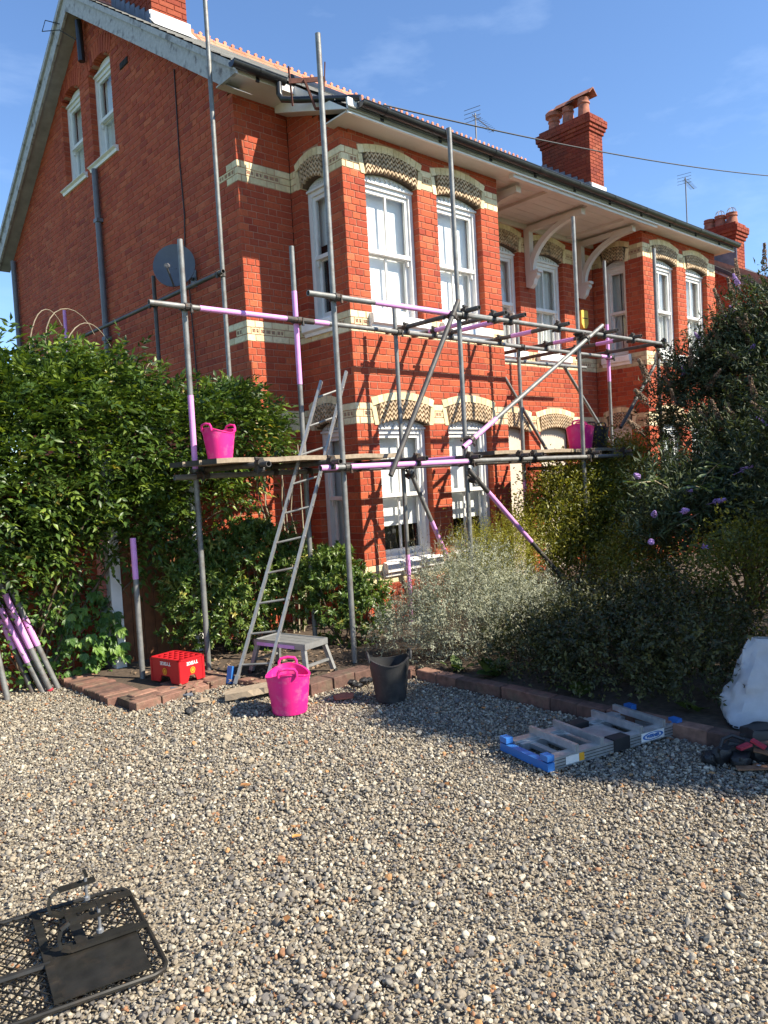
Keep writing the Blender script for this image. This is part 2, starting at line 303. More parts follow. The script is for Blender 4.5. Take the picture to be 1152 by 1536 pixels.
def pebbles():
    sp = .0138; xs = np.arange(-7.2,-1.12,sp); ys = np.arange(-6.2,1.5,sp); X,Y = np.meshgrid(xs,ys); X = X.ravel(); Y = Y.ravel()
    X = X+RNG.uniform(-.5,.5,len(X))*sp; Y = Y+RNG.uniform(-.5,.5,len(Y))*sp
    dx, dy = X+5.41, Y+6.355; dep = dx*.669+dy*.742; lat = dx*.7395-dy*.6707
    keep = (dep > 1.5)&(np.abs(lat) < dep*.62+.35)&(dep < 10)
    inbed = ((Y > -.80+(X+3.09)*.1)&(X > -3.10))|((Y > -1.45)&(X > -1.98))|((X > -1.16))|((X>-1.35)&(Y>-1.6))
    keep &= ~inbed
    pat = np.sin(X*1.7+.6*np.sin(Y*2.3))*np.cos(Y*1.3+.8*np.sin(X*1.1))+.5*np.sin(X*4.1+Y*3.3)*np.sin(Y*5.2-X*2.1)      # thin patches and ruts
    keep &= RNG.random(len(X)) > np.clip((pat-.6)*.4,0,.2)
    X,Y,dep,pat = X[keep],Y[keep],dep[keep],pat[keep]; n = len(X)
    sz = np.clip(RNG.lognormal(math.log(.0086),.36,n),.0055,.024)
    sz *= 1-.18*np.clip(pat,0,1); big = RNG.random(n) < .015; sz[big] *= 1.55
    me = bpy.data.meshes.new('gravel'); me.vertices.add(n)
    Z = RNG.uniform(-.004,.012,n)+.007*np.sin(X*2.1)*np.cos(Y*1.7)+sz*.25
    me.vertices.foreach_set('co', np.stack([X,Y,Z],1).astype(np.float32).ravel())
    def at(nm,ty,ar,key): a = me.attributes.new(nm,ty,'POINT'); a.data.foreach_set(key, ar.ravel())
    rot = np.stack([RNG.normal(0,.45,n),RNG.normal(0,.45,n),RNG.uniform(0,6.283,n)],1).astype(np.float32)
    at('rot','FLOAT_VECTOR',rot,'vector'); at('scl','FLOAT',sz.astype(np.float32),'value'); at('idx','INT',RNG.integers(0,9,n).astype(np.int32),'value'); at('tone','FLOAT',RNG.random(n).astype(np.float32),'value')
    o = bpy.data.objects.new('gravel', me); COL.objects.link(o); o['kind'] = 'stuff'; o['label'] = 'pale mixed pebbles covering the driveway'; o['category'] = 'gravel'
    t = bpy.data.node_groups.new('pebble_scatter','GeometryNodeTree'); t.interface.new_socket('Geometry',in_out='INPUT',socket_type='NodeSocketGeometry'); t.interface.new_socket('Geometry',in_out='OUTPUT',socket_type='NodeSocketGeometry')
    N = t.nodes; l = t.links.new; gi = N.new('NodeGroupInput'); go = N.new('NodeGroupOutput'); ip = N.new('GeometryNodeInstanceOnPoints'); ci = N.new('GeometryNodeCollectionInfo')
    ci.inputs['Collection'].default_value = pc; ci.inputs['Separate Children'].default_value = True; ci.inputs['Reset Children'].default_value = True
    def na(nm,ty): q = N.new('GeometryNodeInputNamedAttribute'); q.data_type = ty; q.inputs['Name'].default_value = nm; return next(s for s in q.outputs if s.enabled and s.name=='Attribute')
    l(gi.outputs[0], ip.inputs['Points']); l(ci.outputs[0], ip.inputs['Instance']); ip.inputs['Pick Instance'].default_value = True
    l(na('idx','INT'), ip.inputs['Instance Index']); l(na('rot','FLOAT_VECTOR'), ip.inputs['Rotation']); l(na('scl','FLOAT'), ip.inputs['Scale']); l(ip.outputs[0], go.inputs[0])
    md = o.modifiers.new('scatter','NODES'); md.node_group = t
    print('pebbles', n)
pebbles()
# ================================================================ HOUSE
COURSES = []
def seg(z0,z1,n,kinds):
    for k in range(n): COURSES.append((z0+(z1-z0)*k/n, z0+(z1-z0)*(k+1)/n, kinds if len(kinds)==1 else kinds[k]))
seg(0,.469,6,'b'); seg(.469,.695,3,'coc'); seg(.695,2.272,21,'b'); seg(2.272,2.505,3,'coc'); seg(2.505,3.276,10,'b'); seg(3.276,3.507,3,'coc'); seg(3.507,5.032,20,'b'); seg(5.032,5.264,3,'coc'); seg(5.264,8.864,48,'b')
SPRING = {1:(2.272,2.505), 2:(5.032,5.264)}      # arch band bottom, top per storey
GAP = .008; DEP = .1025
house = empty('semi_detached_house', (0,0,0), 'red brick semi-detached house with cream banded bay windows and white gable boards', 'house')
def frame(rot, o):
    if rot == 0: return lambda u,d,z:(o[0]+u, o[1]+d, z)
    return lambda u,d,z:(o[0]+d, o[1]-u, z)
def fmat(rot, o): return Matrix.Translation(Vector((o[0],o[1],0)))@Matrix.Rotation(math.radians(-90) if rot else 0,4,'Z')
def brick_geo(mb, fn, u0,u1,z0,z1,d, tone, c=.004, j=0.):
    g2 = j
    vs = [fn(u0,d,z0),fn(u1,d,z0),fn(u1,d,z1),fn(u0,d,z1), fn(u0,c+g2,z0),fn(u1,c+g2,z0),fn(u1,c+g2,z1),fn(u0,c+g2,z1), fn(u0+c,g2,z0+c),fn(u1-c,g2,z0+c),fn(u1-c,g2,z1-c),fn(u0+c,g2,z1-c)]
    mb.add(vs, [(0,1,5,4),(1,2,6,5),(2,3,7,6),(3,0,4,7),(4,5,9,8),(5,6,10,9),(6,7,11,10),(7,4,8,11),(8,9,10,11)], tone)
def orn_geo(mb, fn, u0,u1,z0,z1,d, dark=False):
    brick_geo(mb, lambda u,dd,z: fn(u,dd+.013,z), u0,u1,z0,z1,d-.013, .2)
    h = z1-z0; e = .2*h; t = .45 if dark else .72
    def fb(a,b,c_,dd): 
        vs = [fn(a,0,c_),fn(b,0,c_),fn(b,0,dd),fn(a,0,dd),fn(a,.014,c_),fn(b,.014,c_),fn(b,.014,dd),fn(a,.014,dd)]
        mb.add(vs, [(0,1,2,3),(0,4,5,1),(1,5,6,2),(2,6,7,3),(3,7,4,0)], t)
    fb(u0,u1,z0,z0+e); fb(u0,u1,z1-e,z1)
    n = max(1, round((u1-u0)/.068)); w = (u1-u0)/n
    for k in range(n):
        a = u0+k*w; fb(a,a+.011,z0+e,z1-e)
        c0,c1,q0,q1 = a+.018,a+w-.006,z0+e+.004,z1-e-.004; mu,mz = (c0+c1)/2,(q0+q1)/2
        vs = [fn(c0,.013,q0),fn(c1,.013,q0),fn(c1,.013,q1),fn(c0,.013,q1),fn(mu,-.004,mz)]
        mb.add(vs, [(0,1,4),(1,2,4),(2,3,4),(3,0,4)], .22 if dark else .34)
    fb(u1-.011,u1,z0+e,z1-e)
NB = {'brick':0,'cream_brick':0}; bcache = {}
def piece(kind, parent, rot, o, u0,u1,z0,z1):
    w,h = round(u1-u0,3), round(z1-z0,4); key = (kind,w,h)
    if key not in bcache:
        b = MB(); brick_geo(b, lambda u,d,z:(u,d,z), 0,w,0,h,DEP,.5); bcache[key] = b.mesh(kind, M['brick_o' if kind=='brick' else 'cream_o'])
    NB[kind] += 1
    inst(kind, bcache[key], parent, fmat(rot,o)@Matrix.Translation((u0,random.uniform(-.0025,.001),z0)))
def cut(a, b, ex):
    iv = [(a,b)]
    for (p,q) in ex:
        nv = []
        for (s,e) in iv:
            if q<=s or p>=e: nv.append((s,e)); continue
            if p>s: nv.append((s,p))
            if q<e: nv.append((q,e))
        iv = nv
    return [(s,e) for s,e in iv if e-s>.02]
def holes_at(h, z):
    u0,u1,zs,(B,T) = h['u0'],h['u1'],h['z0'],h['arch']
    uc = (u0+u1)/2; hw = (u1-u0)/2
    if z < zs or z > T+.14: return None
    if z <= B: return (u0,u1)
    if z <= T+.05: k = .10*(z-B)/(T+.05-B); return (u0-k,u1+k)
    q = (z-(T+.05))/.08
    if q >= 1: return None
    e = (hw+.10)*math.sqrt(1-q); return (uc-e,uc+e)
def wall(rot, o, u0, u1, z1max, holes=(), left=0, right=0, indiv=(0,0), band=None, rng=None, z0min=0., dark=False, name='wall'):
    """left/right: 1 or 2 = this wall owns the corner on even/odd courses; 0 = plain end"""
    fn = frame(rot,o); mo = MB(); br = MB(); cb = MB()
    todo = []
    for i,(a,b,kd) in enumerate(COURSES):
        if b > z1max+.03 or a < z0min-.001: continue
        zm = (a+b)/2; s,e = u0,u1
        if rng:
            r = rng(zm)
            if r is None: continue
            s,e = max(s,r[0]),min(e,r[1])
            if e-s < .05: continue
        if left and (i%2)!=(left-1) and s==u0: s += DEP+GAP
        if right and (i%2)!=(right-1) and e==u1: e -= DEP+GAP
        ex = [q for q in (holes_at(h,zm) for h in holes) if q]
        for (p,q) in cut(s,e,ex):
            zb = min(b, z1max)
            fm = lambda u,d,z: fn(u,d+.006,z)
            m0,m1 = p+.004, q-.004
            vs = [fm(m0,0,a),fm(m1,0,a),fm(m1,0,zb),fm(m0,0,zb),fm(m0,DEP,a),fm(m1,DEP,a),fm(m1,DEP,zb),fm(m0,DEP,zb)]
            mo.add(vs, [(0,1,2,3),(1,5,6,2),(4,0,3,7),(3,2,6,7),(0,4,5,1)])
            # lay bricks: Flemish bond anchored on u0
            bd = [p]; per = .3375; off = (0 if i%2 else .163)
            k0 = math.floor((p-u0-off)/per)-1; u = u0+off+k0*per
            while u < q:
                for st in (.225,.1125):
                    u += st
                    if p+.045 < u < q-.045: bd.append(u)
            bd.append(q)
            for x,y in zip(bd,bd[1:]):
                x2 = x+(GAP/2 if x>p else 0); y2 = y-(GAP/2 if y<q else 0); za,zc = a+GAP/2, zb-GAP/2
                if zc-za < .015: continue
                k = kd
                if kd != 'b' and band is not None and not (band[0] <= (x+y)/2 <= band[1]): k = 'b'
                todo.append((k,x2,y2,za,zc))
    W_ = mo.build(name,'mortar',house)
    for (k,x2,y2,za,zc) in todo:
        zm,um = (za+zc)/2,(x2+y2)/2
        if k == 'b':
            if indiv[0] and NB['brick'] < 300 and indiv[0](um,zm): piece('brick', W_, rot,o, x2,y2,za,zc)
            else: brick_geo(br, fn, x2,y2,za,zc,DEP, random.random(), j=random.uniform(-.0025,.001))
        elif k == 'c':
            if indiv[1] and NB['cream_brick'] < 300 and indiv[1](um,zm): piece('cream_brick', W_, rot,o, x2,y2,za,zc)
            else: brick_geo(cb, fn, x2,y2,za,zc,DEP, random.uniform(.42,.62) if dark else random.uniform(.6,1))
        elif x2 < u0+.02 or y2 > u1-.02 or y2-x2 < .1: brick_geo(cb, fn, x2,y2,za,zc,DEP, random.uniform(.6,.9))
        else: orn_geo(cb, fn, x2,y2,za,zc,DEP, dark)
    if br.v: br.build('brickwork','brick',W_,kind='stuff')
    if cb.v: cb.build('string_course','cream',W_,kind='stuff')
    return W_
# ---- arches
vcache = {}
def arch(rot, o, u0, u1, B, T, plain=False):
    hw = (u1-u0)/2; uc = (u0+u1)/2; ue = hw+.10; mw = fmat(rot,o)@Matrix.Translation((uc,0,0))
    ext = lambda x: T+.05+.08*(1-(x/ue)**2)
    inn = lambda x: ext(x)-.088
    itr = lambda x: B-.005+.07*(1-min(1,(x/hw)**2))
    fn = lambda u,d,z: tuple(mw@Vector((u,d,z)))
    p = MB(); n = 16
    side = lambda z: hw+.10*(z-B)/(T+.05-B)-.062
    xs = [-hw+2*hw*k/n for k in range(n+1)]
    top = [(-side(T-.04),inn(-side(T)))]+[(x,inn(x)) for x in xs if abs(x)<side(T)-.02]+[(side(T-.04),inn(side(T)))]
    bot = [(x,itr(x)) for x in xs]
    # backing strip between intrados and the cream ring, 12 mm behind the face, deep enough to make the arch soffit
    for k in range(n):
        a,b = xs[k],xs[k+1]; p.add([fn(a,.012,itr(a)),fn(b,.012,itr(b)),fn(b,.012,inn(b)),fn(a,.012,inn(a)), fn(a,DEP,itr(a)),fn(b,DEP,itr(b))], [(0,1,2,3),(0,4,5,1)], .08)
    for sg in (-1,1): p.add([fn(sg*hw,.012,itr(hw)),fn(sg*(hw+.07),.012,inn(hw)),fn(sg*hw,.012,inn(hw))], [(0,1,2)], .08)
    A_ = p.build('window_arch','zig',house)
    # mortar bedding behind and over the cream ring
    mb2 = MB(); mb2.prism([(-ue-.02,T-.03)]+[(x,inn(x)+.01) for x in [-ue+2*ue*k/12 for k in range(13)]]+[(ue+.02,T-.03),(ue+.02,T+.10),(ue*.55,T+.19),(-ue*.55,T+.19),(-ue-.02,T+.10)], .0085, .09, fn); mb2.build('bedding','mortar',A_)
    # zigzag ribs
    z = MB(); rows = 4; pitch = .058
    for r in range(rows):
        f0 = (r+.45)/rows
        m = int(2*hw/pitch)*2; px = [-hw+.012+(2*hw-.024)*k/m for k in range(m+1)]
        def zz(x,k,df): h = inn(x)-itr(x); return itr(x)+h*(f0+df)+(.020 if k%2 else -.020)
        for k in range(m):
            a,b = px[k],px[k+1]; th = .36/rows
            q = [(a,zz(a,k,-th/1.3)),(b,zz(b,k+1,-th/1.3)),(b,zz(b,k+1,th/1.6)),(a,zz(a,k,th/1.6))]
            z.prism(q, -.020, .014, fn, random.uniform(.45,1))
    z.build('zigzag_tiles','zig',A_,kind='stuff')
    # cream ring voussoirs and skewbacks
    nv = max(5,round(2*ue/.092))
    for k in range(nv):
        key = (round(hw,3),k,round(T-B,3))
        if key not in vcache:
            a,b = -ue+2*ue*k/nv+.003, -ue+2*ue*(k+1)/nv-.003; tl = .18
            q = [(a-(a*tl*.3),inn(a)+.004-0.0),(b-(b*tl*.3),inn(b)+.004),(b,ext(b)),(a,ext(a))]
            vb = MB(); vb.prism([(x,zv-T) for x,zv in q], -.006, .09); vcache[key] = vb.mesh('voussoir', M['cream_o'])
        inst('voussoir', vcache[key], A_, mw@Matrix.Translation((0,0,T)))
    for sg in (-1,1):
        key = (round(hw,3),'s',sg,round(T-B,3))
        if key not in vcache:
            q = [(sg*(hw-.004),B-.012),(sg*(hw+.058),B-.012),(sg*(hw+.095),T-.048),(sg*(hw+.033),T-.036)]
            vb = MB(); vb.prism([(x,zv-T) for x,zv in q], -.009, .09); vcache[key] = vb.mesh('springer', M['cream_o'])
        inst('springer', vcache[key], A_, mw@Matrix.Translation((0,0,T)))
    return A_
# ---- sash windows
def window(rot, o, u0, u1, z0, B, inside='blind', bars=True, arched=True, sillh=.17, ext=.05, blind_to=None, top=None):
    mw = fmat(rot,o); fn = lambda u,d,z: tuple(mw@Vector((u,d,z)))
    bx = lambda m,a,b,c,d,e,f: m.prism([(a,c),(b,c),(b,d),(a,d)], e, f, fn)
    hd = B-.075 if arched else top; d0 = .095; uc = (u0+u1)/2; hw = (u1-u0)/2
    fr = MB(); jw = .06
    bx(fr,u0,u0+jw,z0,hd+.02,d0,.2); bx(fr,u1-jw,u1,z0,hd+.02,d0,.2); bx(fr,u0+jw,u1-jw,hd-.03,hd+.02,d0+.004,.2)
    bx(fr,u0+jw,u1-jw,z0,z0+.035,d0+.005,.2)
    bx(fr,u0,u1,hd+.02,hd+.045,d0-.025,.16)
    if arched:
        pts = [(u0,hd+.045),(u1,hd+.045)]+[(uc+hw-2*hw*k/14, B-.006+.07*(1-(1-2*k/14)**2)) for k in range(15)]
        fr.prism(pts, d0+.006, .15, fn)
        nt_ = 9
        for k in range(nt_):
            x = u0+.06+(u1-u0-.12)*(k+.5)/nt_; fr.prism([(x-.03,hd+.05),(x+.03,hd+.05),(x,hd+.085)], d0-.012, d0+.01, fn)
            x2 = x; zt = B-.03+.07*(1-((x-uc)/hw)**2); fr.prism([(x2-.03,zt),(x2+.03,zt),(x2,zt-.03)], d0-.010, d0+.01, fn)
    w = fr.build('window','white',house)
    a,b = u0+jw, u1-jw; zm = z0+.035+(hd-.03-z0-.035)*.5; zl,zh = z0+.035, hd-.03
    up = MB(); st = .042
    bx(up,a,a+st,zm-.02,zh,d0+.025,d0+.06); bx(up,b-st,b,zm-.02,zh,d0+.025,d0+.06); bx(up,a+st,b-st,zh-.045,zh,d0+.027,d0+.06); bx(up,a-.01,b+.01,zm-.022,zm+.022,d0+.008,d0+.06)
    for q in (a,b-st): up.prism([(q+.004,zm-.022),(q+st-.004,zm-.022),(q+st-.01,zm-.09),(q+.01,zm-.09)], d0+.028, d0+.06, fn)
    if bars: bx(up,uc-.011,uc+.011,zm+.022,zh-.045,d0+.03,d0+.058)
    up.build('upper_sash','white',w)
    lo = MB()
    bx(lo,a,a+st,zl,zm,d0+.065,d0+.1); bx(lo,b-st,b,zl,zm,d0+.065,d0+.1); bx(lo,a+st,b-st,zl,zl+.075,d0+.067,d0+.1); bx(lo,a+st,b-st,zm-.035,zm+.01,d0+.067,d0+.1)
    if bars: bx(lo,uc-.011,uc+.011,zl+.075,zm-.035,d0+.07,d0+.098)
    lo.build('lower_sash','white',w)
    for (p,q) in (((a+st,uc-.011),(uc+.011,b-st)) if bars else ((a+st,b-st),)):
        for (c,d,y) in ((zm+.022,zh-.045,d0+.043),(zl+.075,zm-.035,d0+.083)):
            m = MB(); bx(m,p,q,c,d,y,y+.004); m.build('pane','glass',w)
    if sillh:
        s = MB(); e = ext
        prof = [(-.075,z0-sillh+.055),(-.075,z0-.03),(-.06,z0-.012),(.1,z0+.004),(.1,z0-sillh),(-.03,z0-sillh),(-.04,z0-sillh+.035)]
        n = len(prof); vs = [fn(u0-e,d,z) for d,z in prof]+[fn(u1+e,d,z) for d,z in prof]
        s.add(vs, [tuple(range(n)),tuple(range(2*n-1,n-1,-1))]+[(k,n+k,n+(k+1)%n,(k+1)%n) for k in range(n)])
        s.build('sill','stone',w)
    y = .235
    if inside == 'blind':
        m = MB(); bx(m,u0+.02,u1-.02, (blind_to if blind_to else z0+.02), hd, y, y+.006); m.build('blind','blind',w)
    elif inside == 'curtain':
        m = MB()
        for (p,q) in ((u0+.02,uc-.004),(uc+.004,u1-.02)):
            k = 26; pts = [(p+(q-p)*i/k, y+.025*math.sin(i*1.9)+.012*math.sin(i*.7)) for i in range(k+1)]
            m.add([fn(x,d,z0+.02) for x,d in pts]+[fn(x,d,hd) for x,d in pts], [(i,i+1,k+2+i,k+1+i) for i in range(k)])
        m.build('curtain','curtain',w,smooth=True)
    m = MB(); a0,a1 = u0-.05,u1+.05; zA,zB = z0-.05,hd+.1
    vs = [fn(a0,.205,zA),fn(a1,.205,zA),fn(a1,.205,zB),fn(a0,.205,zB),fn(a0,.75,zA),fn(a1,.75,zA),fn(a1,.75,zB),fn(a0,.75,zB)]
    m.add(vs, [(4,5,6,7),(0,1,5,4),(3,2,6,7),(0,4,7,3),(1,2,6,5)]); m.build('room','room',w)
    return w
D_ = .946; XG = -.714; WB = 2.616; XC = 6.306; XE = 8.917; XR = 9.631
EAVE = 5.47
def bay(x0, big):
    hs = []
    for st,z0 in ((1,.72),(2,3.50)):
        for (a,b) in ((.32,1.13),(1.46,2.27)): hs.append(dict(u0=a,u1=b,z0=z0,arch=SPRING[st]))
    sel = (lambda u,z: z>2.5 or u<.5) if big else 0
    wall(0,(x0,0),0,WB,EAVE,hs,left=1,right=0,indiv=(sel, (lambda u,z: True) if big else 0), name='bay_front_wall')
    for h in hs:
        st = 1 if h['z0']<2 else 2
        arch(0,(x0,0),h['u0'],h['u1'],*h['arch'])
        window(0,(x0,0),h['u0'],h['u1'],h['z0'],h['arch'][0], inside='blind' if big else 'curtain', blind_to=1.10 if st==1 else None)
    hs2 = [dict(u0=-.75,u1=-.33,z0=z0,arch=SPRING[st]) for st,z0 in ((1,.72),(2,3.50))]
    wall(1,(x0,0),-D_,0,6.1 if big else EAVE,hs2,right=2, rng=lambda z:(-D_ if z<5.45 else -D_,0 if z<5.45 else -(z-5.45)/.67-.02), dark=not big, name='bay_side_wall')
    for h in hs2:
        arch(1,(x0,0),h['u0'],h['u1'],*h['arch'])
        window(1,(x0,0),h['u0'],h['u1'],h['z0'],h['arch'][0], inside='curtain' if not big else 'blind', bars=False, blind_to=4.4 if big and h['z0']>2 else None)
    r = MB(); r.box(x0+WB-DEP,.12,0,x0+WB-.001,D_+.1,5.6); r.build('bay_return','brick',house)
bay(0, True); bay(XC, False)
# main front wall left of the bay, recess wall, right stub
wall(0,(0,D_),XG,-.002,5.985,left=1,indiv=(lambda u,z: z>3.0,0),name='front_wall')
hr = []
for (a,b) in ((3.49,4.26),(4.66,5.43)):
    hr.append(dict(u0=a,u1=b,z0=3.50,arch=SPRING[2])); hr.append(dict(u0=a-.05,u1=b+.05,z0=.0,arch=SPRING[1]))
wall(0,(0,D_),WB,XC,5.6,hr,name='recess_wall',dark=False)
for h in hr:
    arch(0,(0,D_),h['u0'],h['u1'],*h['arch'])
    if h['z0'] > 1: window(0,(0,D_),h['u0'],h['u1'],h['z0'],h['arch'][0], inside='curtain')
    else:
        d = MB(); a,b = h['u0'],h['u1']
        d.box(a,D_+.12,0,b,D_+.17,2.36)
        for (p,q,c,e) in ((.1,.42,.15,.85),(.45,.77,.15,.85),(.1,.42,1.0,1.9),(.45,.77,1.0,1.9)):
            d.box(a+p,D_+.108,c,a+q,D_+.1195,e)
        dd = d.build('front_door','beige',house)
        k = MB(); k.lathe([(0,0),(.03,.004),(.03,.02),(.012,.03),(.012,.05),(0,.05)],(0,0,0),12)
        k.v = [(a+.08+x, D_+.118-z, 1.0+y) for x,y,z in k.v]; k.build('handle','zinc',dd)
wall(0,(0,D_),XE,XR,6.0,right=0,name='front_wall')
# gable wall (rot 1: u = -y)
apx, zap, slp = 4.8, 8.62, .67
gh = [dict(u0=-5.85,u1=-5.09,z0=6.47,arch=(7.74,7.74)), dict(u0=-4.74,u1=-3.98,z0=6.47,arch=(7.74,7.74))]
def gholes(h,z):
    if z<h['z0'] or z>7.88: return None
    if z<7.74: return (h['u0'],h['u1'])
    e=.38*math.sqrt(max(0,1-(z-7.74)/.14)); return (-.5*(-h['u0']-h['u1'])-e, .5*(h['u0']+h['u1'])+e) if e>.03 else None
_ha = holes_at
def holes_at(h,z): return gholes(h,z) if h['arch'][0]==7.74 else _ha(h,z)
wall(1,(XG,0),-8.655,-D_,8.9,gh,right=2,left=0, indiv=(lambda u,z: u>-1.65 and z>2.5 and z<5.9,0), band=(-D_-.345,-D_), name='gable_wall',
     rng=lambda z:(-(apx+(zap+.12-z)/slp), -(apx-(zap+.12-z)/slp)))
for h in gh: window(1,(XG,0),h['u0'],h['u1'],6.47,0,inside='curtain',bars=False,arched=False,sillh=.09,ext=.09,top=7.70)
# arched heads above the gable windows: soldier bricks filling over the frame
for h in gh:
    m = MB(); fn = frame(1,(XG,0)); uc=(h['u0']+h['u1'])/2; n=11
    m.prism([(h['u0'],7.715),(h['u1'],7.715)]+[(uc+.38-.76*k/10, 7.735+.12*(1-(1-2*k/10)**2)) for k in range(11)], .1, .15, fn)
    fh = m.build('window_head','white',house)
    for k in range(n):
        x = uc-.42+.84*(k+.5)/n; zb = 7.74+.125*max(0,(1-((x-uc)/.40)**2)); tl=(x-uc)*.18
        v = MB(); v.prism([(x-.034,zb),(x+.034,zb),(x+.038+tl,zb+.215),(x-.038+tl,zb+.215)], -.006, .1, fn); v.build('arch_brick','brick_o',fh)
# inner backing so the house is a solid volume
b = MB(); b.box(XG+.11,D_+.8,0,XR-.02,8.6,6.0); b.build('core','room',house)
b = MB(); b.prism([(-8.6,0),(-D_-.11,0),(-D_-.11,6.0),(-4.8,8.6),(-8.6,6.0)], 10.30, 10.36, frame(1,(XG,0))); b.build('far_gable_wall','brick',house)
# ================================================================ roof
def zr(y): return 8.93-.67*abs(y-4.8)
# slates in stepped courses: front slope and back slope
def slope(x0,x1,ya,yb,nm):
    m = MB(); n = max(1,int(abs(yb-ya)/.185)); 
    for k in range(n):
        y0 = ya+(yb-ya)*k/n; y1 = ya+(yb-ya)*(k+1)/n; u = x0-(.15 if k%2 else 0)
        while u < x1:
            a,b = max(u+.002,x0),min(u+.298,x1); u += .3
            if b-a < .04: continue
            t = random.random(); e = random.uniform(0,.003); z0,z1 = zr(y0)+.012+e, zr(y1)+.001
            m.add([(a,y0,z0),(b,y0,z0),(b,y1,z1),(a,y1,z1),(a,y0,z0-.014),(b,y0,z0-.014)], [(0,1,2,3),(0,4,5,1)], t)
    return m
sl = slope(-.98,9.90,.52,4.8,'m'); s2 = slope(-.16,9.12,-.34,.50,'b')
for q in (s2,):
    k = len(sl.v); sl.v += q.v; sl.f += [tuple(i+k for i in f) for f in q.f]; sl.t += q.t
sl.add([(-.98,4.8,zr(4.8)),(9.9,4.8,zr(4.8)),(9.9,9.05,zr(9.05)),(-.98,9.05,zr(9.05))], [(0,1,2,3)], .4)
# under-boarding
sl.add([(-.97,.53,zr(.53)-.03),(9.89,.53,zr(.53)-.03),(9.89,4.8,zr(4.8)-.03),(-.97,4.8,zr(4.8)-.03)], [(0,1,2,3)], .1)
sl.add([(-.15,-.33,zr(-.33)-.03),(9.11,-.33,zr(-.33)-.03),(9.11,.9,zr(.9)-.03),(-.15,.9,zr(.9)-.03)], [(0,1,2,3)], .1)
roof = sl.build('roof','slate',house,kind=None)
# crested ridge tiles
rt = MB(); L_ = .30
rt.add([(0,-.13,-.085),(0,0,.03),(0,.13,-.085),(L_-.006,-.13,-.085),(L_-.006,0,.03),(L_-.006,.13,-.085),(0,-.13,-.10),(L_-.006,-.13,-.10)], [(0,3,4,1),(1,4,5,2),(0,6,7,3),(0,1,2),(5,4,3)])
rt.box(0,-.018,.02,L_-.006,.018,.055)
for k in range(2):
    c = .075+.15*k
    rt.prism([(c-.035,.045),(c+.035,.045),(c+.02,.07),(c+.032,.10),(c,.118),(c-.032,.10),(c-.02,.07)], -.014, .014)
rme = rt.mesh('ridge_tile', M['ridge'])
for k in range(36): inst('ridge_tile', rme, roof, Matrix.Translation((-.95+.301*k,4.8,zr(4.8)+.02+random.uniform(-.006,.006)))@Matrix.Rotation(random.uniform(-.02,.02),4,'Y'))
# bargeboards on the left gable
def board(parent, nm, m, a, b, h, t, x):      # sloping board in the plane x, from (y,z) a to b, top edge given
    q = MB(); q.prism([(a[0],a[1]),(b[0],b[1]),(b[0],b[1]-h),(a[0],a[1]-h)], x, x+t, lambda u,d,z:(d,u,z)); return q.build(nm,m,parent)
q = MB(); q.prism([(.50,zr(.5)-.02),(4.8,zr(4.8)-.02),(4.8,zr(4.8)-.32),(.80,5.93),(.50,5.93)], -.95,-.915, lambda u,d,z:(d,u,z)); bb = q.build('bargeboard','oldwhite',house)
board(bb,'moulding','oldwhite',(.48,zr(.48)-.012),(4.8,zr(4.8)-.012),.075,.03,-.982)
bb2 = board(house,'bargeboard','oldwhite',(4.8,zr(4.8)-.02),(8.95,zr(8.95)-.02),.30,.035,-.95)
board(bb2,'moulding','oldwhite',(4.8,zr(4.8)-.012),(8.97,zr(8.97)-.012),.075,.03,-.982)
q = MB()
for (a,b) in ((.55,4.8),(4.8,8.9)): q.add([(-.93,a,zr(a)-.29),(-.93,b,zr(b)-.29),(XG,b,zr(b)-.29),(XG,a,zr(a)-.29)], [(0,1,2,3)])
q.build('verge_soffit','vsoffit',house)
# boxed end of the main eave at the front left corner, main eave soffit and fascia
q = MB(); q.box(-.914,.56,5.965,-.15,D_,5.98); q.box(-.914,.54,5.955,-.15,.56,6.04); q.build('main_soffit','soffit',house)
# bay eave: white side board, soffit, fascia
sb = board(house,'bay_bargeboard','oldwhite',(-.33,zr(-.33)-.02),(.95,zr(.95)-.02),.0,.03,-.17)
bpy.data.objects.remove(sb)
q = MB(); q.prism([(-.30,5.47),(.93,5.90),(.93,zr(.93)-.03),(-.30,zr(-.30)-.03)], -.17, -.14, lambda u,d,z:(d,u,z)); q.build('bay_eave_side','white',house)
q = MB(); q.add([(-.14,-.30,5.475),(-.14,.93,5.90),(0.0,.93,5.90),(0.0,-.30,5.475)], [(0,1,2,3)]); q.build('bay_side_soffit','soffit',house)
q = MB(); q.box(-.139,-.28,5.455,9.06,.1,5.47); bs = q.build('bay_soffit','soffit',house)
q = MB(); q.box(-.135,-.31,5.44,9.06,-.282,5.60); q.build('fascia','white',house)
# boarded canopy ceiling over the recess
can = MB()
for k in range(9):
    y0 = -.28+k*.136; can.box(WB+.005,y0+.003,5.452-(.0 if k%2 else .001),XC-.005,y0+.133,5.468)
cn = can.build('canopy_boards','soffit',house)
q = MB()
for x in (3.55,4.52,5.55): q.box(x-.06,-.28,5.41,x+.06,D_,5.451)
q.box(WB+.01,-.275,5.40,XC-.01,-.2,5.4515); q.box(WB+.01,D_-.05,5.38,XC-.01,D_-.004,5.4515); q.build('canopy_beams','soffit',house)
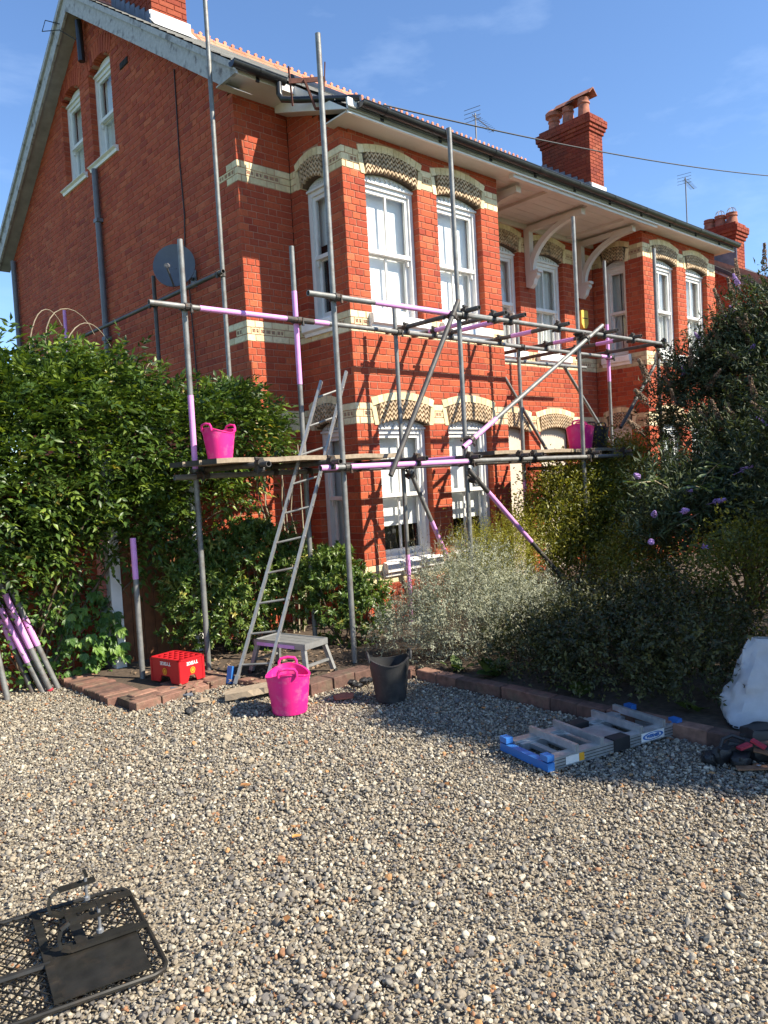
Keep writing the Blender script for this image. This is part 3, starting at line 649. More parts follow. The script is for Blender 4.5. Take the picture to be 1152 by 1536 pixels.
# curved canopy brackets
bk = MB(); th=.05
bk.box(-th,.84,4.68,th,.94,5.41); bk.box(-th,-.1,5.33,th,.84,5.41)
cur = [(.80-.86*(1-math.cos(t)), 4.72+.60*math.sin(t)) for t in [math.pi/2*k/12 for k in range(13)]]
for (a,b) in zip(cur,cur[1:]):
    wa = .10; bk.add([(s*th*.8,a[0]+o1,a[1]+o2) for s in (-1,1) for o1,o2 in ((0,0),(.075,.045))]+[(s*th*.8,b[0]+o1,b[1]+o2) for s in (-1,1) for o1,o2 in ((0,0),(.075,.045))],
        [(0,1,5,4),(2,6,7,3),(0,4,6,2),(1,3,7,5)])
bk.prism([(.94,4.50),(.94,4.70),(.74,4.70),(.72,4.64),(.77,4.60),(.80,4.52),(.86,4.47)], -th*.9, th*.9, lambda u,d,z:(d,u,z))
bk.box(-th*1.1,.70,4.69,th*1.1,.85,4.73)
bme = bk.mesh('canopy_bracket', M['soffit'])
for x in (2.95,4.46,5.88): inst('canopy_bracket', bme, house, Matrix.Translation((x,0,0)))
# gutters
def gutter(x0,x1,y,z,nm='gutter'):
    m = MB(); n = 10; r = .058
    pr_ = [(y-r*math.cos(math.pi*k/n), z-r*1.05*math.sin(math.pi*k/n)) for k in range(n+1)]
    vs = [(x0,a,b) for a,b in pr_]+[(x1,a,b) for a,b in pr_]; m.add(vs, [(k,k+1,n+2+k,n+1+k) for k in range(n)])
    m.tube((x0,y-r,z),(x1,y-r,z),.007,n=6); 
    m.add([(x0,a,b) for a,b in pr_],[tuple(range(n+1))]); m.add([(x1,a,b) for a,b in pr_],[tuple(range(n,-1,-1))])
    G_ = m.build(nm,'gutter',house,smooth=True)
    k = x0+.35
    while k < x1:
        c = MB(); rr=.064; pr2=[(y-rr*math.cos(math.pi*i/n), z-rr*1.05*math.sin(math.pi*i/n)) for i in range(n+1)]
        c.add([(k-.025,a,b) for a,b in pr2]+[(k+.025,a,b) for a,b in pr2], [(i,i+1,n+2+i,n+1+i) for i in range(n)]); c.box(k-.02,y+.05,z-.09,k+.02,y+.07,z)
        c.build('bracket','gutter',G_,smooth=True); k += .9
    return G_
gutter(-1.0,-.34,.48,6.03); gutter(-.02,9.08,-.375,5.56)
q = MB(); q.pipe([(-.42,.48,5.98),(-.42,.48,5.86),(-.40,.46,5.80),(-.30,.30,5.76),(-.05,-.28,5.62),(.0,-.36,5.60)], .034, 10); q.build('rainwater_pipe','gutter',house,smooth=True)
q = MB(); q.pipe([(XG-.055,4.62,6.36),(XG-.055,4.62,.1)], .042, 10)
for z in (5.6,3.9,2.2): q.box(XG-.10,4.56,z,XG-.004,4.68,z+.05)
q.build('downpipe','grey',house,smooth=True)
q = MB(); q.pipe([(XG-.06,8.50,6.0),(XG-.06,8.50,.1)], .045, 10); q.build('downpipe','grey',house,smooth=True)
q = MB(); q.pipe([(-.80,4.74,8.50),(-.79,4.74,7.93)], .05, 10); q.build('vent_pipe','gutter',house,smooth=True)
q = MB(); q.pipe([(XG-.01,2.18,6.75),(XG-.012,2.19,5.6),(XG-.012,2.16,5.0),(XG-.01,2.22,4.5),(XG-.02,2.15,4.3),(XG-.012,2.10,2.4),(XG-.012,2.1,.3)], .008, 6); q.build('aerial_cable','blackpl',house)
q = MB(); q.box(XG-.012,3.42,7.37,XG+.02,3.66,7.45); 
for k in range(5): q.box(XG-.018,3.43+.045*k,7.375,XG-.0125,3.455+.045*k,7.445)
q.build('air_vent','room',house)
q = MB(); q.pipe([(-.95,5.05,8.55),(-1.1,5.2,8.62),(-1.12,5.3,8.5),(-1.0,4.95,8.4),(-.83,4.8,8.25)], .007, 5); q.build('loose_cable','blackpl',house)
# ---- chimneys
def chimney(x0,x1,y0,y1,ztop,pots,parent,zlow=None,bands=True):
    m = MB(); zlo = zr(y0)-.15 if zlow is None else zlow; z = zlo; i = 0; ht = ztop-.32
    def ring(e,z0,z1,c):
        mm = MB()
        for (rot,o,L2) in ((0,(x0-e,y0-e),x1-x0+2*e),(1,(x0-e,y1+e),y1-y0+2*e-.105)):
            fn = frame(rot,o); off = 0 if i%2 else .11; u = -off
            while u < L2:
                a,b = max(0,u+.004),min(L2,u+.215); u += .225
                if b-a > .03: brick_geo(m, fn, a,b,z0+.004,z1-.004,.1,random.random())
        c_ = .006; m.box(x0-e+.008,y0-e+.008,z0,x1+e-.001,y1+e-.001,z1,.5)
    while z < ht: ring(0,z,z+.075,0); z += .075; i += 1
    if bands:
        for e,n in ((.03,1),(.06,1),(.09,2),(.03,1)):
            for _ in range(n): ring(e,z,z+.075,0); z += .075; i += 1
    else:
        ring(.04,z,z+.075,0); z += .075
    C_ = m.build('chimney','brick_d',parent)
    for (px,py,h,cap) in pots:
        p = MB(); p.lathe([(.0,0),(.15,0),(.15,.03),(.135,.06),(.115,h*.7),(.135,h*.74),(.135,h*.80),(.12,h*.84),(.13,h),(.1,h),(.1,h-.1),(0,h-.1)],(px,py,z-.01),16)
        P_ = p.build('chimney_pot','pot',C_,smooth=True)
        if cap == 'ridge':
            k = MB(); zz = z+h+.02
            k.add([(px-.16,py-.25,zz-.02),(px,py-.25,zz+.13),(px+.16,py-.25,zz-.02),(px-.16,py+.3,zz-.02),(px,py+.3,zz+.13),(px+.16,py+.3,zz-.02),
                   (px-.14,py-.25,zz-.02),(px,py-.25,zz+.11),(px+.14,py-.25,zz-.02),(px-.14,py+.3,zz-.02),(px,py+.3,zz+.11),(px+.14,py+.3,zz-.02)],
                  [(0,1,4,3),(1,2,5,4),(7,6,9,10),(8,7,10,11),(0,6,7,1),(1,7,8,2),(3,4,10,9),(4,5,11,10)]); k.build('pot_cap','pot',P_)
        elif cap == 'cowl':
            k = MB(); k.lathe([(.11,h-.02),(.19,h+.02),(.19,h+.10),(.12,h+.16),(0,h+.17)],(px,py,z),16); k.build('pot_cowl','pot',P_,smooth=True)
        elif cap == 'wire':
            k = MB()
            for a in range(4):
                t = a*math.pi/4; k.pipe([(px+.11*math.cos(t)*math.cos(s),py+.11*math.sin(t)*math.cos(s),z+h+.12*math.sin(s)) for s in [math.pi*j/8 for j in range(9)]], .006, 4)
            k.build('wire_guard','zinc',P_)
    return C_, z
c1,_ = chimney(-.46,.06,3.16,4.30,9.9,[(-.2,3.45,.45,None),(-.2,4.0,.45,None)],house)
c2,_ = chimney(9.27,9.78,2.72,3.95,9.08,[(9.52,2.98,.46,'ridge'),(9.52,3.38,.42,'ridge'),(9.52,3.75,.32,'cowl')],house)
for (x0,x1,y0,y1,par) in ((-.46,.06,3.16,4.30,c1),(9.27,9.78,2.72,3.95,c2)):
    q = MB(); q.box(x0-.03,y0-.035,zr(y0)-.05,x1+.03,y0-.012,zr(y0)+.17); q.add([(x0-.05,y0-.16,zr(y0-.16)+.03),(x1+.05,y0-.16,zr(y0-.16)+.03),(x1+.05,y0-.02,zr(y0)+.06),(x0-.05,y0-.02,zr(y0)+.06)],[(0,1,2,3)])
    q.build('flashing','leadw',par)
    q = MB(); n = 8
    for k in range(n):
        a = y0+(y1-y0)*k/n; b = y0+(y1-y0)*(k+1)/n; q.prism([(a,zr(a)-.03),(b,zr(b)-.03),(b,zr(b)+.12),(a+.02,zr(b)+.10)], x0-.022-.003*(k%2), x0-.006, lambda u,d,z:(d,u,z))
    q.build('stepped_flashing','lead',par)
# chimney at the back, seen past the gable apex
chimney(.2,1.2,6.5,7.1,9.75,[(.25,6.75,.42,None),(.6,6.75,.42,None)],house,zlow=7.4)
# ================================================================ neighbouring house on the right
nb = empty('neighbour_house', (12.5,0,0), 'dark shaded brick gable of the next house at right with three-pot chimney', 'house')
OFF = -.62
def zn(y): return zr(y)+OFF
bk_ = MB(); fnn = frame(1,(12.5,0)); i = 0; z = 3.0
while z < 6.4:
    ymin = max(.3, 4.8-(8.9+OFF-z-.2)/.67); u = -6.0-(.11 if i%2 else 0)
    while u < -ymin:
        a,b = u+.004,min(u+.217,-ymin); u += .225
        if b-a>.04: brick_geo(bk_, fnn, a,b,z+.004,z+.071,.1,random.random())
    z += .075; i += 1
w_ = MB(); w_.prism([(.29,0),(9.3,0),(9.3,5.5),(4.8,8.7+OFF),(.29,5.55)], 12.506, 12.7, lambda u,d,z:(d,u,z)); wn = w_.build('wall','mortar',nb)
bk_.build('brickwork','brick',wn,kind='stuff')
w_ = MB(); w_.box(12.7,.30,0,19.5,.5,5.2); w_.build('front_wall','brick',nb)
r_ = MB()
for (ya,yb) in ((-.1,4.8),(4.8,9.5)):
    r_.add([(12.35,ya,zn(ya)),(19.8,ya,zn(ya)),(19.8,yb,zn(yb)),(12.35,yb,zn(yb)),(12.35,ya,zn(ya)-.09),(12.35,yb,zn(yb)-.09),(19.8,ya,zn(ya)-.09)], [(0,1,2,3),(0,3,5,4),(0,4,6,1)], .4)
rn = r_.build('roof','slate',nb)
q = MB(); q.prism([(.0,zn(0)-.10),(4.8,zn(4.8)-.10),(4.8,zn(4.8)-.16),(.0,zn(0)-.16)], 12.38, 12.5, lambda u,d,z:(d,u,z)); q.build('verge_board','oldwhite',nb)
cn_,_ = chimney(12.95,13.45,1.28,2.15,7.05,[(13.2,1.45,.30,'wire'),(13.2,1.72,.30,'wire'),(13.2,1.98,.28,None)],nb,zlow=5.2)
q = MB(); q.box(12.925,1.25,zn(1.28)-.05,12.945,2.2,zn(2.2)+.05); q.build('flashing','lead',cn_)
# ================================================================ SCAFFOLD
scf = empty('scaffold', (-1.19,-1.18,0), 'tube and coupler scaffold with pink banded poles across the house front', 'scaffold')
RT = .0242
def coupler_mesh():
    m = MB(); m.tube((0,0,-.026),(0,0,.026),.033,n=12); m.tube((-.03,0.052,0),(.03,0.052,0),.033,n=12)
    m.box(-.022,.02,-.022,.022,.04,.022); m.tube((.03,-.005,.0),(.075,-.005,.0),.008,n=6); m.tube((.06,-.005,0),(.078,-.005,0),.015,n=6)
    m.tube((-.022,.085,.02),(-.022,.085,-.045),.008,n=6); m.tube((-.022,.085,-.03),(-.022,.085,-.055),.014,n=6); m.box(.02,-.02,-.02,.045,.012,.02)
    return m.mesh('coupler', M['clamp'])
CPL = coupler_mesh()
def tube(name, a, b, m='steel', parent=scf, pink=(), r=RT, label=None):
    """a scaffold tube from a to b; pink = list of (t0,t1) painted stretches along it"""
    a = Vector(a); b = Vector(b); q = MB(); q.hollow(a,b,r,r-.0045,14); o = q.build(name,m,parent,smooth=True)
    for (s,e) in pink:
        k = MB(); k.hollow(a.lerp(b,s),a.lerp(b,e),r+.0012,r-.001,14); k.build('pink_band','pink',o,smooth=True)
    return o
def clip(tb, p, dirv=(0,0,1), side=(0,1,0)):
    z = Vector(dirv).normalized(); y = Vector(side); y = (y-z*y.dot(z)).normalized(); x = y.cross(z)
    mw = Matrix(((x.x,y.x,z.x,p[0]),(x.y,y.y,z.y,p[1]),(x.z,y.z,z.z,p[2]),(0,0,0,1)))
    inst('coupler', CPL, tb, mw)
YO, YI = -1.18, -.32; ZU, ZD = 3.235, 1.775
std = {}
for (x,y,top,pk) in ((-1.19,YO,5.47,()),(.42,YO,5.10,()),(2.53,YO,4.62,()),(4.43,YO,4.55,()),
                     (-2.15,YI,3.81,((.475,.645),)),(-.97,YI,3.94,((.66,.89),)),(.35,YI,3.52,((.0,.22),)),(2.49,YI,3.60,((.22,.42),)),(4.60,YI,4.62,((.62,.80),))):
    s = tube('standard',(x,y,.045),(x,y,top),'steel',pink=pk); std[(x,y)] = s
    fp = MB(); fp.box(x-.075,y-.075,.046,x+.075,y+.075,.052); fp.build('base_plate','clamp',s)
    if y == YO:
        for z in (ZU,ZD): clip(s,(x,y,z),(0,0,1),(0,-1,0))
    else:
        for z in (ZU-.01,ZD): clip(s,(x,y,z),(0,0,1),(0,-1,0))
# gable side
for (x,y,top,pk) in ((-1.05,.83,6.95,((.975,1.0),(.34,.37))),(-1.06,2.42,4.28,()),(-1.06,5.40,4.46,((.8,1.0),)),(-1.06,6.9,4.25,())):
    s = tube('standard',(x,y,.0),(x,y,top),'steel' if y<1 else 'steel_d',pink=pk); clip(s,(x,y,3.93),(0,0,1),(-1,0,0))
tube('ledger',(-1.11,.72,3.93),(-1.11,5.2,3.93),'steel_d'); tube('ledger',(-1.11,5.25,3.99),(-1.11,7.6,3.99),'steel_d')
tube('standard',(-2.64,-.05,.0),(-2.64,-.05,1.27),'steel',pink=((.72,1.0),))
# ledgers along the front
u1 = tube('ledger',(-1.50,YO-.052,ZU),(.95,YO-.052,ZU+.012),'steel',pink=((.30,.72),)); u2 = tube('ledger',(.40,YO-.052,ZU+.02),(4.62,YO-.052,ZU+.03),'steel')
i1 = tube('ledger',(-2.50,YI-.052,ZU-.01),(-.95,YI-.052,ZU-.01),'steel',pink=((.30,.93),)); i2 = tube('ledger',(-.95,YI-.052,ZU-.01),(4.62,YI-.052,ZU-.012),'steel',pink=((.0,.06),(.945,1.0)))
q = MB(); q.hollow((-1.12,YI-.052,ZU-.01),(-.80,YI-.052,ZU-.01),.029,.024,12); q.build('sleeve_coupler','clamp',i1)
tube('ledger',(2.68,.48,3.225),(5.25,.48,3.235),'steel')
d1 = tube('ledger',(-2.38,YI-.052,ZD-.01),(1.2,YI-.052,ZD),'steel'); d2 = tube('ledger',(-1.48,YO-.052,ZD),(.45,YO-.052,ZD+.008),'steel',pink=((.0,.09),(.16,.98))); d3 = tube('ledger',(.36,YO-.052,ZD+.012),(3.55,YO-.052,ZD),'steel')
tube('ledger',(1.5,YI-.052,ZD),(4.7,YI-.052,ZD),'steel_d')
tube('ledger',(2.45,YI-.10,ZD-.10),(4.3,YI-.10,ZD-.10),'rust')
# transoms
for (x,y0,y1,pk) in ((.46,-1.42,-.06,()),(.90,-1.40,.0-.03,((.45,.8),)),(1.17,-1.44,-.04,((.30,.62),)),(2.05,-1.38,-.03,((.38,.6),)),(3.0,-1.43,.62,((.30,.45),)),(3.68,-1.36,.62,((.2,.33),)),(4.50,-1.22,.15,())):
    t = tube('transom',(x,y0,ZU+.052),(x,y1,ZU+.052),'steel_d',pink=pk)
    clip(t,(x,YO-.052,ZU+.05),(1,0,0),(0,0,1)) if False else None
    clip(t,(x,YO-.052,ZU+.01),(1,0,0),(0,0,1)); clip(t,(x,YI-.052,ZU-.0),(1,0,0),(0,0,1))
for (x,pk) in ((-2.08,()),(-1.36,()),(-.33,()),(.42,((.25,.75),)),(1.23,()),(1.48,()),(2.62,()),(3.35,())):
    t = tube('transom',(x,-1.36,ZD+.048),(x,-.12,ZD+.048),'steel_d',pink=pk); clip(t,(x,YO-.052,ZD+.01),(1,0,0),(0,0,1)); clip(t,(x,YI-.052,ZD),(1,0,0),(0,0,1))
# braces
yb = YO-.105
b1 = tube('brace',(.31,yb,3.37),(-.73,yb,1.68),'steel_d'); clip(b1,(.22,yb,3.22),(1,0,1.6),(0,1,0))
b2 = tube('brace',(2.90,yb,3.36),(.27,yb,1.92),'steel',pink=((.80,1.0),)); clip(b2,(.40,yb,2.0),(1,0,.55),(0,1,0)); clip(b2,(2.55,yb,3.18),(1,0,.55),(0,1,0))
tube('brace',(2.72,.25,3.15),(3.79,.25,1.93),'steel'); tube('brace',(4.40,.30,3.17),(5.75,.30,1.86),'steel')
tube('brace',(4.86,-1.0,3.20),(3.70,-1.0,2.15),'steel_d')
b6 = tube('brace',(.33,yb,1.70),(2.33,yb,.0),'steel_d',pink=((.14,.48),)); clip(b6,(.44,yb,1.60),(1,0,-.85),(0,1,0))
b7 = tube('brace',(.34,-.43,1.74),(1.05,-.43,.35),'steel',pink=((.42,.75),)); clip(b7,(.38,-.43,1.68),(1,0,-1.9),(0,1,0))
# scaffold boards resting on the transoms
def sboard(x0,x1,y,z,label,w=.225,m='plank',tilt=0.):
    q = MB(); t = .038; n = 14
    vs = []; 
    for k in range(n+1):
        x = x0+(x1-x0)*k/n; zz = z+tilt*k/n+.004*math.sin(k*1.3)
        vs += [(x,y-w/2,zz),(x,y+w/2,zz),(x,y+w/2,zz+t),(x,y-w/2,zz+t)]
    fs = [(0,1,2,3),(4*n+3,4*n+2,4*n+1,4*n)]
    for k in range(n):
        a = 4*k; b = a+4; fs += [(a,b,b+1,a+1),(a+1,b+1,b+2,a+2),(a+2,b+2,b+3,a+3),(a+3,b+3,b,a)]
    q.add(vs,fs); r = empty('scaffold_board',((x0+x1)/2,y,z),label,'board','boards on the scaffold deck')
    o = q.build('plank',m,r)
    e = MB()
    for (x,s) in ((x0,-1),(x1,1)): 
        zz = z+(tilt if s>0 else 0); e.box(min(x,x+s*.003),y-w/2-.003,zz-.002,max(x,x+s*.003),y+w/2+.003,zz+t+.002)
    e.build('end_band','zinc' if False else 'steel_d',r)
zt = ZD+.0735
sboard(-2.42,-.15,-.50,zt,'weathered plank at the back of the left deck under the pink tub',tilt=.01)
sboard(-2.40,-.42,-.74,zt,'middle plank of the left scaffold deck',tilt=.008)
sboard(-2.38,-.44,-.98,zt,'weathered plank along the front edge of the left scaffold deck',tilt=.006)
sboard(.98,3.62,-.98,zt,'pale plank along the front edge of the right scaffold deck')
sboard(1.02,3.62,-.74,zt,'plank behind the front one on the right scaffold deck')
# ---- loose scaffold tubes leaning against the hedge at left
lt = [('t',(-3.60,.43,.0),(-3.72,.60,1.25),(),'lone grey steel tube at the far left, leaning on the hedge'),
      ('t',(-3.315,.44,.0),(-3.74,.60,1.25),((.22,.62),),'leaning tube with the lowest pink band, leftmost of the bundle'),
      ('t',(-3.265,.40,.01),(-3.74,.56,1.5),((.26,.58),),'leaning tube in the bundle with a red end on the gravel'),
      ('t',(-3.19,.43,.0),(-3.74,.58,1.68),((.24,.39),),'rightmost leaning tube, short pink band high up'),
      ('t',(-3.25,.53,.0),(-3.74,.66,1.5),((.26,.5),),'leaning tube hidden second from right in the bundle'),
      ('d',(-3.38,.50,.0),(-3.68,.64,1.1),((.36,.6),),'dark tube standing behind the left end of the bundle')]
for (kd,a,b,pk,lb) in lt:
    r = empty('scaffold_tube',a,lb,'tube','loose scaffold tubes leaning at left')
    t = tube('tube_body',a,b,'steel' if kd=='t' else 'steel_d',parent=r,pink=pk)
    if 'red end' in lb:
        a_,b_ = Vector(a),Vector(b); k = MB(); k.hollow(a_.lerp(b_,.0),a_.lerp(b_,.012),RT+.002,RT-.006,14); k.build('end_cap','red',r)
# ================================================================ LADDER leaning on the deck
ld = empty('ladder',(-2.08,-.88,.0),'tall aluminium ladder leaning against the scaffold deck','ladder')
A0,B0 = Vector((-2.17,-.80,.02)),Vector((-2.00,-1.00,.02)); A1,B1 = Vector((-.88,-.60,2.62)),Vector((-.66,-.66,2.74))
A1,B1 = Vector((-1.25,-1.02,2.545)),Vector((-.99,-1.06,2.635))
def rail(a,b,side):
    q = MB(); d = (b-a).normalized(); q.bar(a,b,.045,.020,up=(B0-A0)); q.bar(a,a+d*.07,.056,.030,up=(B0-A0))
    o = q.build('rail','alu',ld)
    s = MB()
    for k in range(10):
        p = a.lerp(b,(k+.6)/10.2); n_ = (B0-A0).normalized()*side; s.tube(p+n_*.012,p+n_*.016,.012,n=8)
    s.build('rung_plugs','zinc',o)
    return o
rail(A0,A1,-1); rail(B0,B1,1)
for k in range(10):
    t = (k+.6)/10.2; q = MB(); q.tube(A0.lerp(A1,t),B0.lerp(B1,t),  .0095,n=8); q.build('rung','steel',ld,smooth=True)
q = MB(); q.bar(A0+Vector((-.03,.05,.0)),A0+Vector((-.0,.06,.14)),.05,.03); q.build('blue_foot','bluepl',ld)
# ================================================================ STEP STOOL
st_ = empty('step_stool',(-1.74,-.98,.05),'low grey work platform standing behind the ladder','stool')
ax = Vector((.21,-.978,0)); ay = Vector((.978,.21,0)); c0 = Vector((-1.72,-.98,.335))
def sp(u,v,z): return c0+ax*u*.9+ay*v*.9+Vector((0,0,z*.92))
for k in range(3):
    q = MB(); v = -.10+.10*k; vs=[sp(s*.31,v+e,z) for z in (-.022,0) for s,e in ((-1,-.047),(1,-.047),(1,.047),(-1,.047))]
    q.add(vs,[(0,3,2,1),(4,5,6,7),(0,1,5,4),(1,2,6,5),(2,3,7,6),(3,0,4,7)]); q.build('platform_slat','alu',st_)
q = MB()
for s in (-1,1): q.bar(sp(-.31,s*.155,-.02),sp(.31,s*.155,-.02),.016,.05)
for s in (-1,1): q.bar(sp(s*.318,-.16,-.02),sp(s*.318,.16,-.02),.016,.05)
q.build('platform_frame','alu',st_)
q = MB(); q.bar(sp(-.28,-.166,-.03),sp(.2,-.166,-.03),.004,.028); q.build('pink_stripe','pink',st_)
for s in (-1,1):
    for v in (-1,1):
        q = MB(); q.bar(sp(s*.29,v*.14,-.03),sp(s*.36,v*.19,-.305),.028,.04,up=ax); l_ = q.build('leg','alu',st_)
        f = MB(); f.bar(sp(s*.357,v*.187,-.285),sp(s*.362,v*.192,-.313),.036,.05,up=ax); f.build('foot','blackpl',l_)
    q = MB(); q.bar(sp(s*.33,-.17,-.19),sp(s*.33,.17,-.19),.02,.02); q.build('cross_bar','alu',st_)
# ================================================================ TUBS
def tub(loc, rr, h, m, label, group, rot=0., handles=True, squash=1.0, mat_h=None):
    r = empty('rubber_tub',loc,label,'tub',group); rb = rr*.74; n = 40; q = MB(); prof = []
    for k in range(13):
        t = k/12; prof.append((rb+(rr-rb)*t+(.0022 if k%2 else 0), .006+h*t))
    inner = [(rr-.010,h),(rb-.004,.02),(0.001,.02)]
    q.lathe([(.001,.0),(rb-.02,.0)]+prof+[(rr+.006,h+.002),(rr+.006,h+.010),(rr-.010,h+.010)]+inner, (0,0,0), n)
    vs = []
    for (x,y,z) in q.v:
        t = z/h; a = math.atan2(y,x); x2 = x*(1+.10*t*squash*.6); y2 = y*(1-.10*t*squash*.6); z2 = z+.022*t*math.cos(2*a)
        vs.append((x2,y2,z2))
    Rz = Matrix.Rotation(rot,4,'Z'); q.v = [Rz@Vector(p)+Vector(loc) for p in vs]; q.build('body',m,r,smooth=True)
    if handles:
        for s in (-1,1):
            k = MB(); xr = rr*(1+.06*squash); zb = h+.024-.10*max(0,.165-rr)*4; w = .065*rr/.168
            pts = [(s*xr,-w,zb-.01),(s*(xr+.003),-w,zb+.02),(s*(xr+.006),-w*.8,zb+.042),(s*(xr+.008),0,zb+.05),(s*(xr+.006),w*.8,zb+.042),(s*(xr+.003),w,zb+.02),(s*xr,w,zb-.01)]
            k.pipe([Rz@Vector(p)+Vector(loc) for p in pts], .0105, 8); k.build('handle',m,r,smooth=True)
    return r
tub((-2.31,-1.78,.006),.168,.285,'tub','big pink rubber tub with two handles standing on the gravel','rubber tubs',rot=.95)
tub((-1.66,-2.16,.006),.150,.30,'tubk','black rubber tub standing in shade on the gravel by the kerb','rubber tubs',rot=-.6,squash=.4)
tub((-2.03,-.55,zt+.040),.138,.25,'tub','pink rubber tub on the left scaffold deck against the foliage','rubber tubs',rot=.3)
tub((3.06,-.80,zt+.038),.185,.29,'tub','pink rubber tub on the right scaffold deck','rubber tubs',rot=.5)
tub((3.53,-.74,zt+.038),.17,.28,'tubk','dark grey tub behind the pink one on the right deck','rubber tubs',rot=.2)
# ================================================================ BOTTLE CRATE, upside down
cx = Vector((.978,.21,0)); cy = Vector((-.21,.978,0)); cw, cl_, ch = .26,.37,.20; co = Vector((-2.575,-.615,.070))
cr_ = empty('bottle_crate',tuple(co),'red plastic bottle crate standing upside down on the brick edging','crate')
def cp(u,v,z): return co+cx*u+cy*v+Vector((0,0,z))
def cface(nm, fn, L_):
    # a panel with an arched hand opening at the bottom
    q = MB(); a,b = L_*.26,L_*.74; hz = .055
    for (p0,p1,z0,z1) in ((0,a,0,ch),(b,L_,0,ch),(a,b,hz+.02,ch)):
        q.prism([(p0,z0),(p1,z0),(p1,z1),(p0,z1)],0,.012,fn)
    q.prism([(a,hz+.02),(a,.0),(a+.012,.0),(a+.035,hz),(b-.035,hz),(b-.012,0),(b,0),(b,hz+.02)],.0005,.0115,fn)
    for p in (0,L_-.022): q.prism([(p,0),(p+.022,0),(p+.022,ch),(p,ch)],-.004,.0,fn)
    q.prism([(.0,ch-.014),(L_,ch-.014),(L_,ch),(.0,ch)],-.004,.0,fn)
    return q.build(nm,'crate',cr_)
f1 = lambda u,d,z: tuple(cp(u,d,z)); f2 = lambda u,d,z: tuple(cp(d,cl_-u,z))
cface('side_panel',f1,cw); cface('side_panel',f2,cl_)
cface('side_panel',lambda u,d,z: tuple(cp(u,cl_-d,z)),cw); cface('side_panel',lambda u,d,z: tuple(cp(cw-d,cl_-u,z)),cl_)
q = MB()
for k in range(6): v = .012+(cl_-.036)*k/5; q.prism([(.012,v),(cw-.012,v),(cw-.012,v+.012),(.012,v+.012)],ch-.03,ch-.001,lambda u,d,z: tuple(cp(u,z,d)))
for k in range(5): v = .012+(cw-.036)*k/4; q.prism([(v,.012),(v+.012,.012),(v+.012,cl_-.012),(v,cl_-.012)],ch-.03,ch-.002,lambda u,d,z: tuple(cp(u,z,d)))
q.prism([(.012,.012),(cw-.012,.012),(cw-.012,cl_-.012),(.012,cl_-.012)],ch-.034,ch-.031,lambda u,d,z: tuple(cp(u,z,d)))
q.build('base_grid','crate',cr_)
def text_mesh(txt, size, m, extr=.0008):
    c = bpy.data.curves.new('txt','FONT'); c.body = txt; c.size = size; c.align_x = 'CENTER'; c.align_y = 'CENTER'; c.extrude = extr; c.offset = .0012
    o = bpy.data.objects.new('txt',c); COL.objects.link(o); dg = bpy.context.evaluated_depsgraph_get(); dg.update()
    me = bpy.data.meshes.new_from_object(o.evaluated_get(dg)); bpy.data.objects.remove(o); me.materials.clear(); me.materials.append(M[m]); return me
def decal(me, parent, o, xv, zv, sx=1, sz=1, nm='lettering'):
    xv = Vector(xv)*sx; zv = Vector(zv)*sz; n = xv.cross(zv).normalized()
    return inst(nm, me, parent, Matrix(((xv.x,zv.x,n.x,o[0]),(xv.y,zv.y,n.y,o[1]),(xv.z,zv.z,n.z,o[2]),(0,0,0,1))))
tm = text_mesh('TYSKIE', .038, 'print')
decal(tm, cr_, cp(cw*.52,-.0015,.155), -cx, (0,0,-1), 1.0, 1.0)
decal(tm, cr_, cp(-.0015,cl_*.47,.16), cy, (0,0,-1), 1.15, 1.05)
def emblem(o,xv,r):
    q = MB(); xv = Vector(xv); n_ = xv.cross(Vector((0,0,1))).normalized()
    def P_(u,z,d): return Vector(o)+xv*u+Vector((0,0,z))+n_*d
    for (r0,r1,d) in ((r*.72,r,.0008),(0.0,r*.5,.0008)):
        k=20; vs=[]
        for i in range(k): a=2*math.pi*i/k; vs += [P_(r0*math.cos(a),r0*math.sin(a),d),P_(r1*math.cos(a),r1*math.sin(a),d)]
        q.add(vs,[(2*i,2*i+1,(2*i+3)%(2*k),(2*i+2)%(2*k)) for i in range(k)])
    for u in (-.5,0,.5): q.add([P_(r*(u-.2),-r*.7,.001),P_(r*(u+.2),-r*.7,.001),P_(r*u,-r*1.25,.001)],[(0,1,2)])
    q.build('emblem','gold',cr_)
emblem(cp(cw*.52,-.0022,.095), cx, .026); emblem(cp(-.0022,cl_*.5,.095), -cy, .028)
